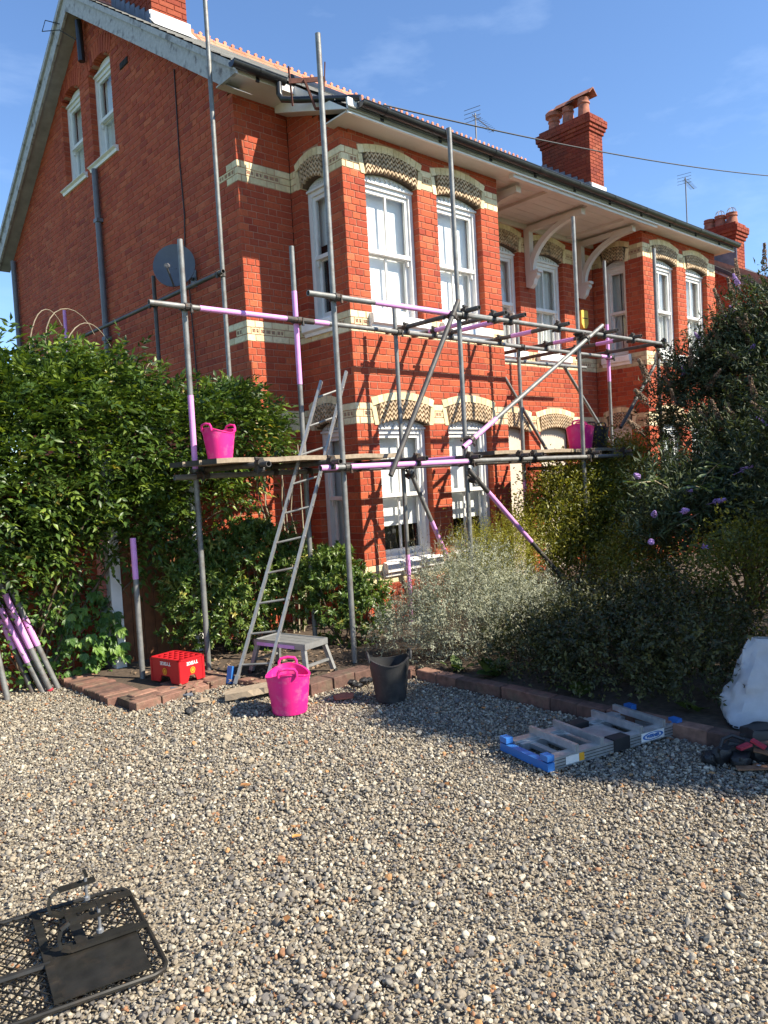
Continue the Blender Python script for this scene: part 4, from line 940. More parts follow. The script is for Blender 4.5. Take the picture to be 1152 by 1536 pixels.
# ================================================================ FOLDED MULTI LADDER lying on the gravel
fl = empty('folding_ladder',(-1.55,-3.80,.0),'folded aluminium ladder with blue end caps lying flat on the gravel','ladder')
P0 = Vector((-2.03,-3.70,.012)); lx = Vector((1.0,-.245,0)).normalized(); ly = Vector((.245,1.0,0)).normalized()   # near-left corner, along, across(back)
P0 = Vector((-2.065,-3.874,.015)); LL, WW = 1.0, .40
def fp(u,v,z): return P0+lx*u+ly*v+Vector((0,0,z))
def fbox(nm,m,u0,u1,v0,v1,z0,z1,par=None):
    q = MB(); vs = [fp(u,v,z) for z in (z0,z1) for u,v in ((u0,v0),(u1,v0),(u1,v1),(u0,v1))]
    q.add(vs,[(0,3,2,1),(4,5,6,7),(0,1,5,4),(1,2,6,5),(2,3,7,6),(3,0,4,7)]); return q.build(nm,m,par or fl)
for v in (0,.335):                               # side rails with grooves
    for (a,b) in ((.03,.50),(.58,LL-.02)):
        rr_ = fbox('rail','alu_b',a,b,v,v+.062,.0,.066)
        for k in range(3): fbox('groove','steel_d',a+.005,b-.005,v-.0015,v-.0003,.014+.017*k,.018+.017*k,rr_)
    for (a,b) in ((.06,.46),(.62,LL-.06)): fbox('inner_rail','alu_b',a,b,v+(.066 if v==0 else -.03),v+(.096 if v==0 else .0),.01,.052)
    fbox('hinge','blackpl',.475,.60,v-.006,v+.070,.002,.074)
for u in (.14,.27,.40,.66,.79,.92): fbox('rung','alu_b',u-.022,u+.022,.062,.335,.020,.045)
for u in (.20,.385,.70,.885): fbox('crosspiece','alu_b',u-.012,u+.012,-.004,.402,.066,.108)
fbox('platform_plate','alu_b',.44,.64,.10,.30,.046,.052)
for (u0,u1,s) in ((-.022,.026,0),(LL-.018,LL+.03,1)):
    c_ = fbox('end_cap','bluepl',u0,u1,-.012,.412,.004,.050)
    fbox('cap_ear','bluepl',u0,u1,-.012,.05,.058,.090,c_); fbox('cap_ear','bluepl',u0,u1,.35,.412,.058,.090,c_)
fbox('label','print',.115,.21,-.0026,-.0018,.012,.055); fbox('label','gold',.212,.25,-.0028,-.0018,.012,.056)
lb_ = MB(); k=24
for (r0,r1) in ((.8,1.0),):
    vs=[]
    for i in range(k): a=2*math.pi*i/k; vs += [fp(.79+.085*r*math.cos(a),-.003,.034+.022*r*math.sin(a)) for r in (r0,r1)]
    lb_.add(vs,[(2*i,2*i+1,(2*i+3)%(2*k),(2*i+2)%(2*k)) for i in range(k)])
fbox('label','print',.695,.885,-.0024,-.0018,.008,.060); lb_.build('oval_ring','bluepl',fl)
wt = text_mesh('WERNER', .026, 'bluepl'); decal(wt, fl, fp(.79,-.0035,.034), lx, (0,0,1))
# ================================================================ BLACK MESH RACK at the lower left
rk = empty('mesh_rack',(-4.28,-3.60,.0),'black steel mesh rack with clamp handles lying on the gravel','rack')
o_ = Vector((-4.20,-3.29,.012)); e1 = Vector((-.125,-.64,0)).normalized(); e2 = Vector((-.96,.235,0)).normalized()
def rp(u,v,z=0): return o_+e2*u+e1*v+Vector((0,0,.022+z))
WR = .66; LR = 1.25; q = MB()
q.pipe([rp(LR,0),rp(.4,0),rp(.05,0),rp(.015,.015),rp(0,.05),rp(0,.3),rp(0,WR-.05),rp(.015,WR-.015),rp(.05,WR),rp(.4,WR),rp(LR,WR)], .009, 8); fr_ = q.build('frame','iron',rk,smooth=True)
q = MB(); q.pipe([rp(LR,.40,.004),rp(.34,.40,.004)],.013,8); q.build('centre_bar','iron',rk,smooth=True)
q = MB(); ms_ = .034; 
def dl(a0,a1,b0,b1):
    # diamond mesh: two families of thin strands clipped to the frame
    for s in (1,-1):
        c = -3.0
        while c < 3.0:
            pts = []
            for u in (0.0,LR):
                pass
            # line v = s*1.25*u + c
            u0,u1 = 0.004,LR; lo = ( (0.004-c)/(1.25*s), (WR-.004-c)/(1.25*s) ); u0 = max(u0,min(lo)); u1 = min(u1,max(lo))
            if u1-u0 > .02: q.bar(rp(u0,s*1.25*u0+c,-.003*s),rp(u1,s*1.25*u1+c,-.003*s),.0042,.003)
            c += ms_*1.6
dl(0,0,0,0); q.build('wire_mesh','iron',rk,kind='stuff')
def plate(nm,pts,z,t=.004,par=rk,m='iron'):
    q = MB(); n=len(pts); q.add([rp(u,v,z) for u,v in pts]+[rp(u,v,z+t) for u,v in pts],[tuple(range(n)),tuple(range(2*n-1,n-1,-1))]+[(k,n+k,n+(k+1)%n,(k+1)%n) for k in range(n)]); return q.build(nm,m,par)
plate('base_plate',[(.04,.30),(.34,.31),(.36,.64),(.05,.62)],.004)
q = MB()
for s in range(12): 
    v=.03+s*.05; q.bar(rp(.345,v,.006),rp(.345,v+.05,.006+.004*(s%2)),.028,.012)
q.build('seam','iron',rk)
plate('flat_bar',[(.215,.10),(.255,.10),(.245,.36),(.205,.36)],.016)
for (v,nm) in ((.105,'a'),(.37,'b')):
    q = MB(); h0 = .02; pts = [rp(.0,v-.01,h0),rp(.15,v,h0),rp(.27,v+.005,h0),rp(.30,v+.005,h0+.015),rp(.305,v,h0+.045),rp(.295,v-.005,h0+.075),rp(.265,v-.01,h0+.09),rp(.13,v-.015,h0+.092)]
    for a,b in zip(pts,pts[1:]): q.bar(a,b,.030,.011,up=(0,0,1) if abs((b-a).z)<.012 else e2)
    h_ = q.build('clamp_handle','iron',rk)
    k = MB(); k.tube(rp(.165,v-.01,h0+.03),rp(.165,v-.01,h0+.125),.006,n=8); k.tube(rp(.165,v-.01,h0+.022),rp(.165,v-.01,h0+.034),.013,n=8); k.build('bolt','zinc',h_,smooth=True)
    k = MB(); k.bar(rp(.165,v-.04,h0+.127),rp(.165,v+.02,h0+.127),.012,.008); k.build('wing_nut','iron',h_)
# ================================================================ WHITE SACK over the kerb at right
sk = empty('rubble_sack',(-.68,-4.2,.1),'crumpled white woven sack slumped over the kerb at right','sack')
NU,NV = 40,30; vs=[]; b0 = Vector((-.74,-4.40,.045))
ex = Vector((.74,-.67,0)); ez = Vector((.10,.06,.99)); ey = Vector((.67,.74,0))
for j in range(NV+1):
    v = j/NV
    for i in range(NU):
        a = 2*math.pi*i/NU; c,s = math.cos(a),math.sin(a)
        w = .29+.02*math.sin(3*v+1); d = (.13*(1-v)**.5+.022); 
        sq = 1/max(abs(c),abs(s))**.62
        p = b0+ex*(.13+.20*v+w*c*sq*(1-.12*max(0,.1-v)*8))+ey*(d*s*sq+.05*v)+ez*(.50*v-.02*c*(1-v))
        r_ = .012*math.sin(4*a+9*v)+.011*math.sin(13*v-3*a)+.008*math.sin(9*a+5*v)+.006*math.sin(23*v+7*a)+.005*math.sin(31*v-11*a)
        p += (ey*s+ex*c)*r_ + Vector((0,0,.006*math.sin(5*a+2)*v))
        p += ez*(-.13*max(0,c+.25)*v*v)
        vs.append(p)
q = MB(); q.add(vs,[(j*NU+i,j*NU+(i+1)%NU,(j+1)*NU+(i+1)%NU,(j+1)*NU+i) for j in range(NV) for i in range(NU)]+[tuple(range(NU-1,-1,-1))]); q.build('sack_cloth','bag',sk,smooth=True)
q = MB()
for i in range(NU):
    a = (vs[i]+vs[NU+i])*.5; b_ = (vs[(i+1)%NU]+vs[NU+(i+1)%NU])*.5; n_ = (a-(b0+ex*.13+Vector((0,0,.01)))).normalized()*.004
    q.bar(a+n_,a.lerp(b_,.62)+n_,.007,.007)
q.build('seam_stitching','blackpl',sk)
q = MB(); tp = [vs[NV*NU+18]+Vector((0,0,.0)), vs[(NV-4)*NU+18]-ey*.03, vs[(NV-9)*NU+19]-ey*.035, vs[(NV-13)*NU+19]-ey*.02]
for a,b in zip(tp,tp[1:]): q.bar(a,b,.05,.008,up=ey)
q.build('lifting_strap','bag',sk)
# ================================================================ TOOL BELT
bt = empty('tool_belt',(-1.32,-4.62,.0),'heap of black tool pouches on a tan belt at the right edge','tool belt')
bo = Vector((-1.33,-4.58,.01)); bx_ = Vector((.74,-.67,0)); by_ = Vector((.67,.74,0))
def bp(u,v,z): return bo+bx_*u+by_*v+Vector((0,0,z))
def pouch(u,v,w,d,h,rot,m='blackpl'):
    q = MB(); vs=[]; n=16
    for j in range(6):
        t=j/5
        for i in range(n):
            a=2*math.pi*i/n; sq=1/max(abs(math.cos(a)),abs(math.sin(a)))**.6; rr=(.75+.35*math.sin(2.2*t+.4))
            x=w*math.cos(a)*sq*rr; y=d*math.sin(a)*sq*rr; x2=x*math.cos(rot)-y*math.sin(rot); y2=x*math.sin(rot)+y*math.cos(rot)
            vs.append(bp(u+x2+.01*math.sin(5*a+j),v+y2,h*t+.008*math.sin(3*a+2*j)))
    q.add(vs,[(j*n+i,j*n+(i+1)%n,(j+1)*n+(i+1)%n,(j+1)*n+i) for j in range(5) for i in range(n)]+[tuple(range(5*n,6*n))]); q.build('pouch',m,bt,smooth=True)
pouch(-.06,.04,.06,.035,.085,.4); pouch(.05,.08,.07,.04,.10,-.3); pouch(.0,-.02,.06,.04,.06,.9); pouch(.22,.20,.10,.07,.13,.2); pouch(-.14,.05,.05,.03,.05,1.2); pouch(.14,.03,.05,.035,.07,.0)
q = MB(); pts=[bp(-.06,-.10,.02),bp(.02,-.12,.025),bp(.10,-.135,.03),bp(.16,-.12,.04),bp(.18,-.06,.055),bp(.12,-.02,.07),bp(.08,.0,.075)]
for a,b in zip(pts,pts[1:]): q.bar(a,b,.055,.006)
q.build('belt','leather',bt)
q = MB()
for p in (bp(.05,-.115,.033),bp(.11,-.125,.038),bp(.15,-.10,.05),bp(.15,-.04,.07)):
    q.lathe([(.005,.0),(.011,.002),(.011,.005),(.005,.006)],p,10)
q.build('eyelets','zinc',bt)
for (a,b) in ((bp(.0,.0,.085),bp(.07,.02,.10)),(bp(.09,.04,.115),bp(.14,-.01,.085))):
    q = MB(); q.bar(a,b,.04,.012); q.build('red_strap','red',bt)
q = MB(); q.pipe([bp(-.10,.03,.05),bp(-.06,.06,.12),bp(.0,.08,.13),bp(.06,.06,.11)],.010,7); q.build('webbing_loop','blackpl',bt,smooth=True)
q = MB(); q.tube(bp(.17,-.02,.03),bp(.34,-.10,.05),.007,n=8); q.build('steel_rod','zinc',bt,smooth=True)
# ================================================================ small bits on the gravel
r_ = empty('timber_offcut',(-2.38,-1.2,.0),'short weathered timber offcut lying below the ladder','timber')
q = MB(); a=Vector((-2.47,-1.14,.05)); b=Vector((-2.10,-1.36,.085)); d=(b-a).normalized(); sd_=Vector((0,0,1)).cross(d).normalized(); n=10; vs=[]
for k in range(n+1):
    t=k/n; c=a.lerp(b,t); w0=.065+.012*math.sin(5*t); w1=.075; vs += [c-sd_*(w0+(.03 if 3<k<6 else 0)*0)+Vector((0,0,-.026)),c+sd_*w1+Vector((0,0,-.026)),c+sd_*w1+Vector((0,0,.026)),c-sd_*(w0-(.02 if k in(5,6) else 0))+Vector((0,0,.022))]
fs=[(0,1,2,3),(4*n+3,4*n+2,4*n+1,4*n)]
for k in range(n): A_=4*k;B_=A_+4; fs += [(A_,B_,B_+1,A_+1),(A_+1,B_+1,B_+2,A_+2),(A_+2,B_+2,B_+3,A_+3),(A_+3,B_+3,B_,A_)]
q.add(vs,fs); q.build('board','plank',r_)
q2 = MB(); q2.box(-2.12,-1.38,-.01,-2.02,-1.28,.055); q2.build('support_brick','kerbbrick',r_)
r_ = empty('slate_trowel',(-2.63,-.75,.0),'dark slate tile propped against the brick edging','slate')
q = MB(); q.prism([(-2.72,-.70),(-2.585,-.845),(-2.52,-.70),(-2.65,-.60)],0,.008,lambda u,d,z:(u,z,.035+d+(z+.75)*.18)); q.build('tile','lead',r_)
q = MB(); q.pipe([(-2.61,-.72,.05),(-2.605,-.72,.075),(-2.59,-.735,.085)],.006,6); q.build('hook','iron',r_)
r_ = empty('plastering_float',(-2.61,-1.02,.0),'small round tan disc with a knob lying on the gravel','float')
q = MB(); q.lathe([(0,.014),(.062,.014),(.066,.020),(.062,.026),(.016,.028),(.012,.05),(.016,.062),(0,.066)],(-2.61,-1.02,.004),20,sx=1.0,sy=.8); q.build('disc','plank',r_,smooth=True)
r_ = empty('rubber_scrap',(-2.81,-1.22,.0),'little crumpled black scrap in front of the round disc','scrap')
q = MB(); vs=[]; n=12
for j in range(5):
    for i in range(n): a=2*math.pi*i/n; rr=.035*math.sin(math.pi*(j+.6)/5.2)*(1+.35*math.sin(3*a+j)); vs.append((-2.81+rr*math.cos(a)*1.3,-1.22+rr*math.sin(a),.008+.012*j+.006*math.sin(4*a)))
q.add(vs,[(j*n+i,j*n+(i+1)%n,(j+1)*n+(i+1)%n,(j+1)*n+i) for j in range(4) for i in range(n)]+[tuple(range(4*n,5*n))]); q.build('crumpled_rubber','blackpl',r_)
r_ = empty('coal_heap',(-1.55,-1.72,.0),'small heap of dark rags on the gravel beside the black tub','rag')
q = MB()
for k in range(9):
    c=Vector((-1.56+random.uniform(-.12,.12),-1.72+random.uniform(-.07,.07),.02+random.uniform(0,.02))); vs=[]; n=8
    for j in range(4):
        for i in range(n): a=2*math.pi*i/n; rr=random.uniform(.02,.045)*math.sin(math.pi*(j+.7)/4.4); vs.append(c+Vector((rr*math.cos(a),rr*math.sin(a),.012*j)))
    q.add(vs,[(j*n+i,j*n+(i+1)%n,(j+1)*n+(i+1)%n,(j+1)*n+i) for j in range(3) for i in range(n)]+[tuple(range(3*n,4*n))])
q.build('rag','blackpl',r_)
r_ = empty('tile_shard',(-1.86,-1.83,.0),'rusty flat terracotta shard lying between the two ground tubs','shard')
q = MB(); q.prism([(-1.95,-1.86),(-1.84,-1.93),(-1.76,-1.85),(-1.80,-1.77),(-1.91,-1.78)],.018,.030,lambda u,d,z:(u,z,d)); q.build('shard_body','pot',r_)
# dead leaves on the gravel
lm = MB(); lm.add([(0,0,0),(.022,.016,.006),(.05,.01,.012),(.06,0,.004),(.05,-.012,.01),(.022,-.016,.002)],[(0,1,2,3,4,5)]); lme = lm.mesh('fallen_leaf',M['litter'])
lvs = [(-3.25,-2.75,'orange dead leaf on open gravel near the middle of the picture'),(-3.42,-3.45,'orange dead leaf nearest the lower centre of the gravel'),(-3.85,-3.95,'yellowish dead leaf on the gravel right of the mesh rack'),(-2.55,-3.55,'small orange dead leaf left of the folded ladder'),(-1.42,-2.85,'red-brown dead leaf lying in the shade beside the kerb')]
for (x,y,lb) in lvs:
    o = inst('fallen_leaf',lme,None,Matrix.Translation((x,y,.024))@Matrix.Rotation(random.uniform(0,6),4,'Z')@Matrix.Rotation(random.uniform(-.4,.4),4,'X')@Matrix.Scale(random.uniform(.8,1.1),4)); tag(o,lb,'leaf','dead leaves on the gravel')
# ================================================================ GATE, posts, side wall
gt = empty('side_gate',(-2.15,.58,0),'brown boarded side gate half hidden by shrubs','gate')
x = -2.53
while x < -1.80:
    q = MB(); q.box(x+.003,.58,.06,x+.108,.605,1.85); q.build('plank','gate',gt); x += .111
for z in (.35,1.0,1.6):
    q = MB(); q.box(-2.52,.606,z,-1.80,.64,z+.1); q.build('cross_rail','gate',gt)
for (x,lb) in ((-2.59,'white gate post left of the brown gate'),(-1.74,'white gate post right of the brown gate')):
    p = MB(); p.box(x-.05,.50,0,x+.05,.60,1.95); p.box(x-.06,.49,1.95,x+.06,.61,1.99); tag(p.build('gate_post','white'),lb,'post','white gate posts')
sw = empty('garden_wall',(-1.2,.66,0),'short red brick wall joining the gate to the house corner','wall')
def small_wall(x0,x1,y,h,par):
    m = MB(); b = MB(); i=0; z=0; 
    while z < h:
        u = x0-(.11 if i%2 else 0)
        while u < x1:
            a_,b_ = max(u+.004,x0),min(u+.217,x1); u += .225
            if b_-a_>.03: brick_geo(b, lambda U,d,Z:(U,y+d,Z), a_,b_,z+.004,z+.071,.1,random.random())
        z += .075; i += 1
    m.box(x0+.004,y+.006,0,x1-.004,y+.2,z); m.build('core','mortar',par); b.build('brickwork','brick',par,kind='stuff')
small_wall(-1.69,-.72,.66,2.0,sw)
sw2 = empty('boundary_wall',(-3.6,.74,0),'red brick boundary wall buried under the hedge left of the gate','wall'); small_wall(-6.2,-2.66,.74,1.75,sw2)
# ================================================================ dish, alarm, aerials, wire, roof bits
ds = empty('satellite_dish',(XG,2.05,4.3),'dark grey satellite dish fixed to the gable wall','dish')
c = Vector((-.98,2.03,4.33)); ax_ = Vector((-.62,-.74,.26)).normalized(); xx = ax_.cross(Vector((0,0,1))).normalized(); zz_ = xx.cross(ax_)
q = MB(); rings=[]; n=32
for j in range(7):
    r_ = j/6; rings.append([c+xx*(.25*r_*math.cos(2*math.pi*i/n))+zz_*(.28*r_*math.sin(2*math.pi*i/n))-ax_*(.055*(1-r_*r_)) for i in range(n)])
vs=[p for r_ in rings for p in r_]; m_=len(vs); vs2=[p-ax_*.012 for p in vs]
q.add(vs+vs2,[(j*n+i,j*n+(i+1)%n,(j+1)*n+(i+1)%n,(j+1)*n+i) for j in range(6) for i in range(n)]+[(m_+j*n+i,m_+(j+1)*n+i,m_+(j+1)*n+(i+1)%n,m_+j*n+(i+1)%n) for j in range(6) for i in range(n)]+[(6*n+i,6*n+(i+1)%n,m_+6*n+(i+1)%n,m_+6*n+i) for i in range(n)])
q.build('reflector','dish',ds,smooth=True)
q = MB(); q.pipe([c-ax_*.06,c-ax_*.12+Vector((.05,0,-.06)),Vector((XG-.02,2.05,4.20))],.022,8); q.box(XG-.012,1.98,4.10,XG-.002,2.12,4.30); q.build('bracket','grey',ds)
tip = c+ax_*.36-zz_*.22; q = MB(); q.pipe([c-zz_*.28,tip],.012,6); q.tube(tip,tip-ax_*.07+zz_*.04,.028,n=10); q.build('feed_arm','grey',ds)
al = empty('alarm_box',(5.86,D_,4.1),'yellow alarm box on the wall in the first floor recess','alarm box')
q = MB(); q.prism([(5.78,4.06),(5.84,3.98),(5.92,3.98),(5.98,4.06),(5.98,4.26),(5.96,4.28),(5.80,4.28),(5.78,4.26)],D_-.09,D_-.002); q.build('case','alarm',al)
q = MB(); q.box(5.80,D_-.094,4.14,5.96,D_-.0905,4.155); q.build('trim_line','blackpl',al)
def aerial(loc,h,label,ang):
    r = empty('tv_aerial',loc,label,'aerial'); L0=Vector(loc); q=MB(); q.tube(L0,L0+Vector((0,0,h)),.018,n=6); q.build('mast','grey',r)
    d=Vector((math.cos(ang),math.sin(ang),.0)); s_=Vector((-d.y,d.x,0)); t=L0+Vector((0,0,h-.08)); q=MB(); q.tube(t-d*.15,t+d*.95,.010,n=5)
    for k in range(11): p=t+d*(.0+.09*k); q.tube(p-s_*.10,p+s_*.10,.004,n=4)
    q.build('boom','grey',r); q=MB()
    for k in range(4): q.tube(t-d*.14-s_*.2+Vector((0,0,-.13+.09*k)),t-d*.14+s_*.2+Vector((0,0,-.13+.09*k)),.006,n=4)
    q.build('reflector_grid','grey',r)
aerial((8.05,4.8,8.95),.68,'spindly television aerial on the ridge left of the far chimney',.25)
aerial((16.9,4.3,8.0),2.0,'tall television aerial on the next house at right',.2)
q = MB(); a=Vector((.30,-.40,5.66)); b=C_end=Vector((13.5,1.2,7.95)); pts=[a.lerp(b,k/30)-Vector((0,0,.55*4*(k/30)*(1-k/30)*.25)) for k in range(31)]
a=Vector((.35,-.33,5.64)); b=Vector((9.69,-.80,6.79)); pts=[a.lerp(b,t)-Vector((0,0,.20*4*t*(1-t))) for t in [k/24*1.6 for k in range(25)]]
pts=[a.lerp(b,t)+Vector((0,0,-.10*4*t*(1-t))) for t in [k/30*1.5 for k in range(31)]]
tag(q.pipe(pts,.009,5).build('overhead_wire','blackpl'),'thin black overhead wire crossing the sky from the eave','wire')
rg = empty('spare_gutter',(0.9,1.2,zr(1.2)),'spare length of black gutter lying on the roof slates','gutter')
q = MB(); n=8; r0=.055
def gl(p,dv,L0):
    dv=Vector(dv).normalized(); up=Vector((0,-.556,.831)); s_=dv.cross(up).normalized(); vs=[]
    for e in (0,L0): vs += [Vector(p)+dv*e+s_*(r0*math.cos(math.pi*k/n))+up*(r0*math.sin(math.pi*k/n)) for k in range(n+1)]
    q.add(vs,[(k,k+1,n+2+k,n+1+k) for k in range(n)]+[tuple(range(n+1))])
gl((.18,1.05,zr(1.05)+.02),(1,.30,.20),2.2); q.build('trough','gutter',rg,smooth=True)
rb = empty('rusty_bracket',(-.28,.1,5.75),'rusty iron bracket standing on the bay gutter corner','bracket')
q = MB(); q.bar((-.40,.28,5.66),(-.44,.26,6.05),.018,.012); q.bar((-.44,.27,5.90),(-.12,.05,5.93),.014,.05); q.bar((-.14,.06,5.80),(-.12,.04,6.10),.018,.012); q.bar((-.30,.18,5.92),(-.22,.12,5.62),.05,.02); q.bar((-.22,.12,5.62),(-.02,-.1,5.60),.045,.014); q.build('bracket_iron','rust',rb)
# ================================================================ PLANTS
def norm(a): return a/np.maximum(np.linalg.norm(a,axis=1,keepdims=True),1e-9)
def leaf_mesh(name, pos, d, nrm, ln, wd, tone, m, parent, tmpl='leaf', curl=.12):
    """one mesh of many leaves; pos,d,nrm (n,3), ln,wd (n,)"""
    n = len(pos); d = norm(d); nrm = norm(nrm-d*np.sum(nrm*d,1,keepdims=True)); s = np.cross(nrm,d)
    if tmpl == 'leaf':
        T = np.array([(0,0,0),(.42,.5,.10),(.42,-.5,.10),(.5,0,0),(1,0,-curl)]); F = np.array([(0,3,1),(3,4,1),(0,2,3),(2,4,3)])
    elif tmpl == 'needle':
        T = np.array([(0,0,0),(.5,.5,.05),(1,0,-curl),(.5,-.5,.05)]); F = np.array([(0,3,1),(3,2,1)])
    k = len(T)
    V = pos[:,None,:]+d[:,None,:]*(T[None,:,0:1]*ln[:,None,None])+s[:,None,:]*(T[None,:,1:2]*wd[:,None,None])+nrm[:,None,:]*(T[None,:,2:3]*ln[:,None,None])
    Fi = (np.arange(n)*k)[:,None,None]+F[None]
    return fnum(name, V.reshape(-1,3), Fi.reshape(-1,3), m, np.repeat(tone,len(F)), parent)
def blob_clusters(blobs, n, rng, shell=.55, bump=.16):
    """cluster centres near the surface of a union of ellipsoids, with outward directions"""
    vol = np.array([r[0]*r[1]+r[1]*r[2]+r[0]*r[2] for _,r in blobs]); pick = rng.choice(len(blobs), n, p=vol/vol.sum())
    c = np.array([b[0] for b in blobs])[pick]; r = np.array([b[1] for b in blobs])[pick]
    u = norm(rng.normal(size=(n,3))); u[:,2] = np.where((u[:,2]<-.35)&(rng.random(n)<.7), -u[:,2], u[:,2])
    f = 1-np.abs(rng.normal(0,1-shell,n))*.55; f = np.clip(f,.2,1.0)*(1+rng.normal(0,bump,n)*.55)
    p = c+u*r*f[:,None]; out = norm(u/r)
    # drop clusters deep inside another blob
    ins = np.zeros(n)
    for (bc,br) in blobs: ins += (np.sum(((p-np.array(bc))/np.array(br))**2,1) < .30)
    keep = (ins == 0)&(p[:,2] > .05)
    return p[keep], out[keep]
def limbs(m, base, tips, r, rng, parent, nm='stems'):
    q = MB()
    for t in tips:
        b = np.array(base)+np.array([rng.normal(0,.05),rng.normal(0,.05),0]); mid = (b*.45+np.array(t)*.55)+rng.normal(0,.07,3); mid[2] = b[2]+(t[2]-b[2])*.6
        pts = [tuple(b),tuple(b*.75+mid*.25+rng.normal(0,.02,3)),tuple(mid),tuple(mid*.4+np.array(t)*.6+rng.normal(0,.03,3)),tuple(t)]
        q.pipe(pts, r*rng.uniform(.7,1.1), 6, r*.25)
    return q.build(nm,m,parent,smooth=True)
def shrub(name, label, cat, base, blobs, ncl, per, ln, wd, m, seed, style='tuft', cr=.10, stems=14, sr=.012, sm='bark', group=None, tbias=0., tmpl='leaf', droop=0., shell=.55, bump=.16, upb=.35, root=None):
    rng = np.random.default_rng(seed); root = root or empty(name, base, label, cat, group)
    P, O = blob_clusters(blobs, ncl, rng, shell, bump); n = len(P)
    zlo,zhi = P[:,2].min(),P[:,2].max()
    ct = rng.normal(.5,.16,n)+tbias
    if style == 'pinnate':
        # each cluster is one compound leaf: rachis with paired leaflets
        k = per; D = norm(O*.8+rng.normal(0,.55,(n,3))+np.array([0,0,upb])); L0 = rng.uniform(.8,1.25,n)*cr
        S = norm(np.cross(D, np.array([0,0,1.0])+rng.normal(0,.25,(n,3)))); N_ = np.cross(S,D)
        pos=[];dd=[];nn=[];ll=[];ww=[];tt=[]
        for j in range(k):
            t = (j//2+1)/(k//2+.5); sg = 1 if j%2 else -1; last = (j == k-1)
            p = P+D*(L0*t)[:,None]-np.array([0,0,1.0])*(droop*t*t*L0)[:,None]
            dj = D if last else norm(D*.75+S*sg*.95+rng.normal(0,.18,(n,3)))
            dj = dj-np.array([0,0,1.0])*(.35*droop+rng.uniform(-.1,.35,n))[:,None]
            pos.append(p);dd.append(dj);nn.append(N_+rng.normal(0,.35,(n,3)));ll.append(rng.uniform(.75,1.15,n)*ln);ww.append(rng.uniform(.8,1.15,n)*wd);tt.append(ct+rng.normal(0,.09,n))
        pos=np.concatenate(pos);dd=np.concatenate(dd);nn=np.concatenate(nn);ll=np.concatenate(ll);ww=np.concatenate(ww);tt=np.concatenate(tt)
    else:
        rep = np.repeat(np.arange(n), per); k = len(rep)
        off = rng.normal(0,1,(k,3))*cr*.5; A = norm(O+rng.normal(0,.5,(n,3))+np.array([0,0,upb]))
        along = rng.uniform(-.6,1,k)*cr
        if style == 'twig':      # leaves spaced along a thin twig
            pos = P[rep]+A[rep]*(along*1.6)[:,None]+rng.normal(0,.10*cr,(k,3)); dd = norm(A[rep]*.55+rng.normal(0,.75,(k,3)))
        elif style == 'whorl':   # rosette at the tip
            pos = P[rep]+A[rep]*(np.abs(along)*.5)[:,None]+rng.normal(0,.06*cr,(k,3)); dd = norm(A[rep]*.5+rng.normal(0,.75,(k,3)))
        else:
            pos = P[rep]+off; dd = norm(O[rep]*.6+rng.normal(0,.7,(k,3))+np.array([0,0,upb-droop]))
        nn = A[rep]*.8+np.array([0,0,.6])+rng.normal(0,.45,(k,3)); ll = rng.uniform(.65,1.25,k)*ln; ww = rng.uniform(.7,1.2,k)*wd; tt = ct[rep]+rng.normal(0,.12,k)
    ok = pos[:,2] > .03; pos,dd,nn,ll,ww,tt = pos[ok],dd[ok],nn[ok],ll[ok],ww[ok],tt[ok]
    leaf_mesh('foliage', pos, dd, nn, ll, ww, np.clip(tt,0,1), m, root, tmpl)
    idx = rng.choice(n, min(stems,n), replace=False)
    if stems: limbs(sm, (base[0],base[1],.03), [P[i]*.92+np.array([base[0],base[1],.4])*.08 for i in idx], sr, rng, root)
    return root, P, O
# big climber over the wall and gate at left
cl, cP, cO = shrub('climbing_shrub','big dark green leafy climber heaped over the gate and wall at left','shrub',(-3.3,.66,0),
    [((-2.62,.55,2.24),(.62,.50,.68)),((-3.25,.50,2.05),(.70,.55,.78)),((-4.1,.55,1.85),(.9,.6,.98)),((-2.85,.40,1.90),(.72,.38,.76)),((-3.6,.45,1.65),(.7,.34,.70)),((-2.0,.45,2.08),(.62,.40,.46)),((-1.35,.42,2.22),(.48,.36,.44)),((-1.75,.40,1.70),(.40,.32,.40)),((-2.40,.38,1.42),(.42,.26,.36)),((-2.75,.50,1.25),(.62,.18,.48)),((-3.6,.55,1.2),(.6,.18,.5)),((-4.6,.5,1.1),(.9,.3,.7)),((-5.2,.6,1.8),(.9,.7,1.0)),((-.98,.42,2.05),(.25,.25,.30))],
    15000, 7, .082, .032, 'lf_climb', 11, style='pinnate', cr=.18, stems=12, sr=.016, droop=.35, bump=.34, shell=.6)
# bare pale stems at its right end, by the house corner
q = MB(); rs = random.Random(3)
for (x,y,tx,tz) in ((-.80,.45,-.95,2.15),(-.72,.40,-.78,2.2),(-.66,.45,-.70,2.05),(-.60,.38,-.52,2.1),(-.75,.5,-1.05,1.9),(-.55,.42,-.62,1.6),(-.68,.36,-.40,1.9)):
    pts=[(x,y,.05)]
    for k in range(1,7): t=k/6; pts.append((x+(tx-x)*t+rs.uniform(-.035,.035),y+rs.uniform(-.03,.03),.05+(tz-.05)*t))
    q.pipe(pts,.012,6,.006)
q.build('bare_stems','palestem',cl,smooth=True)
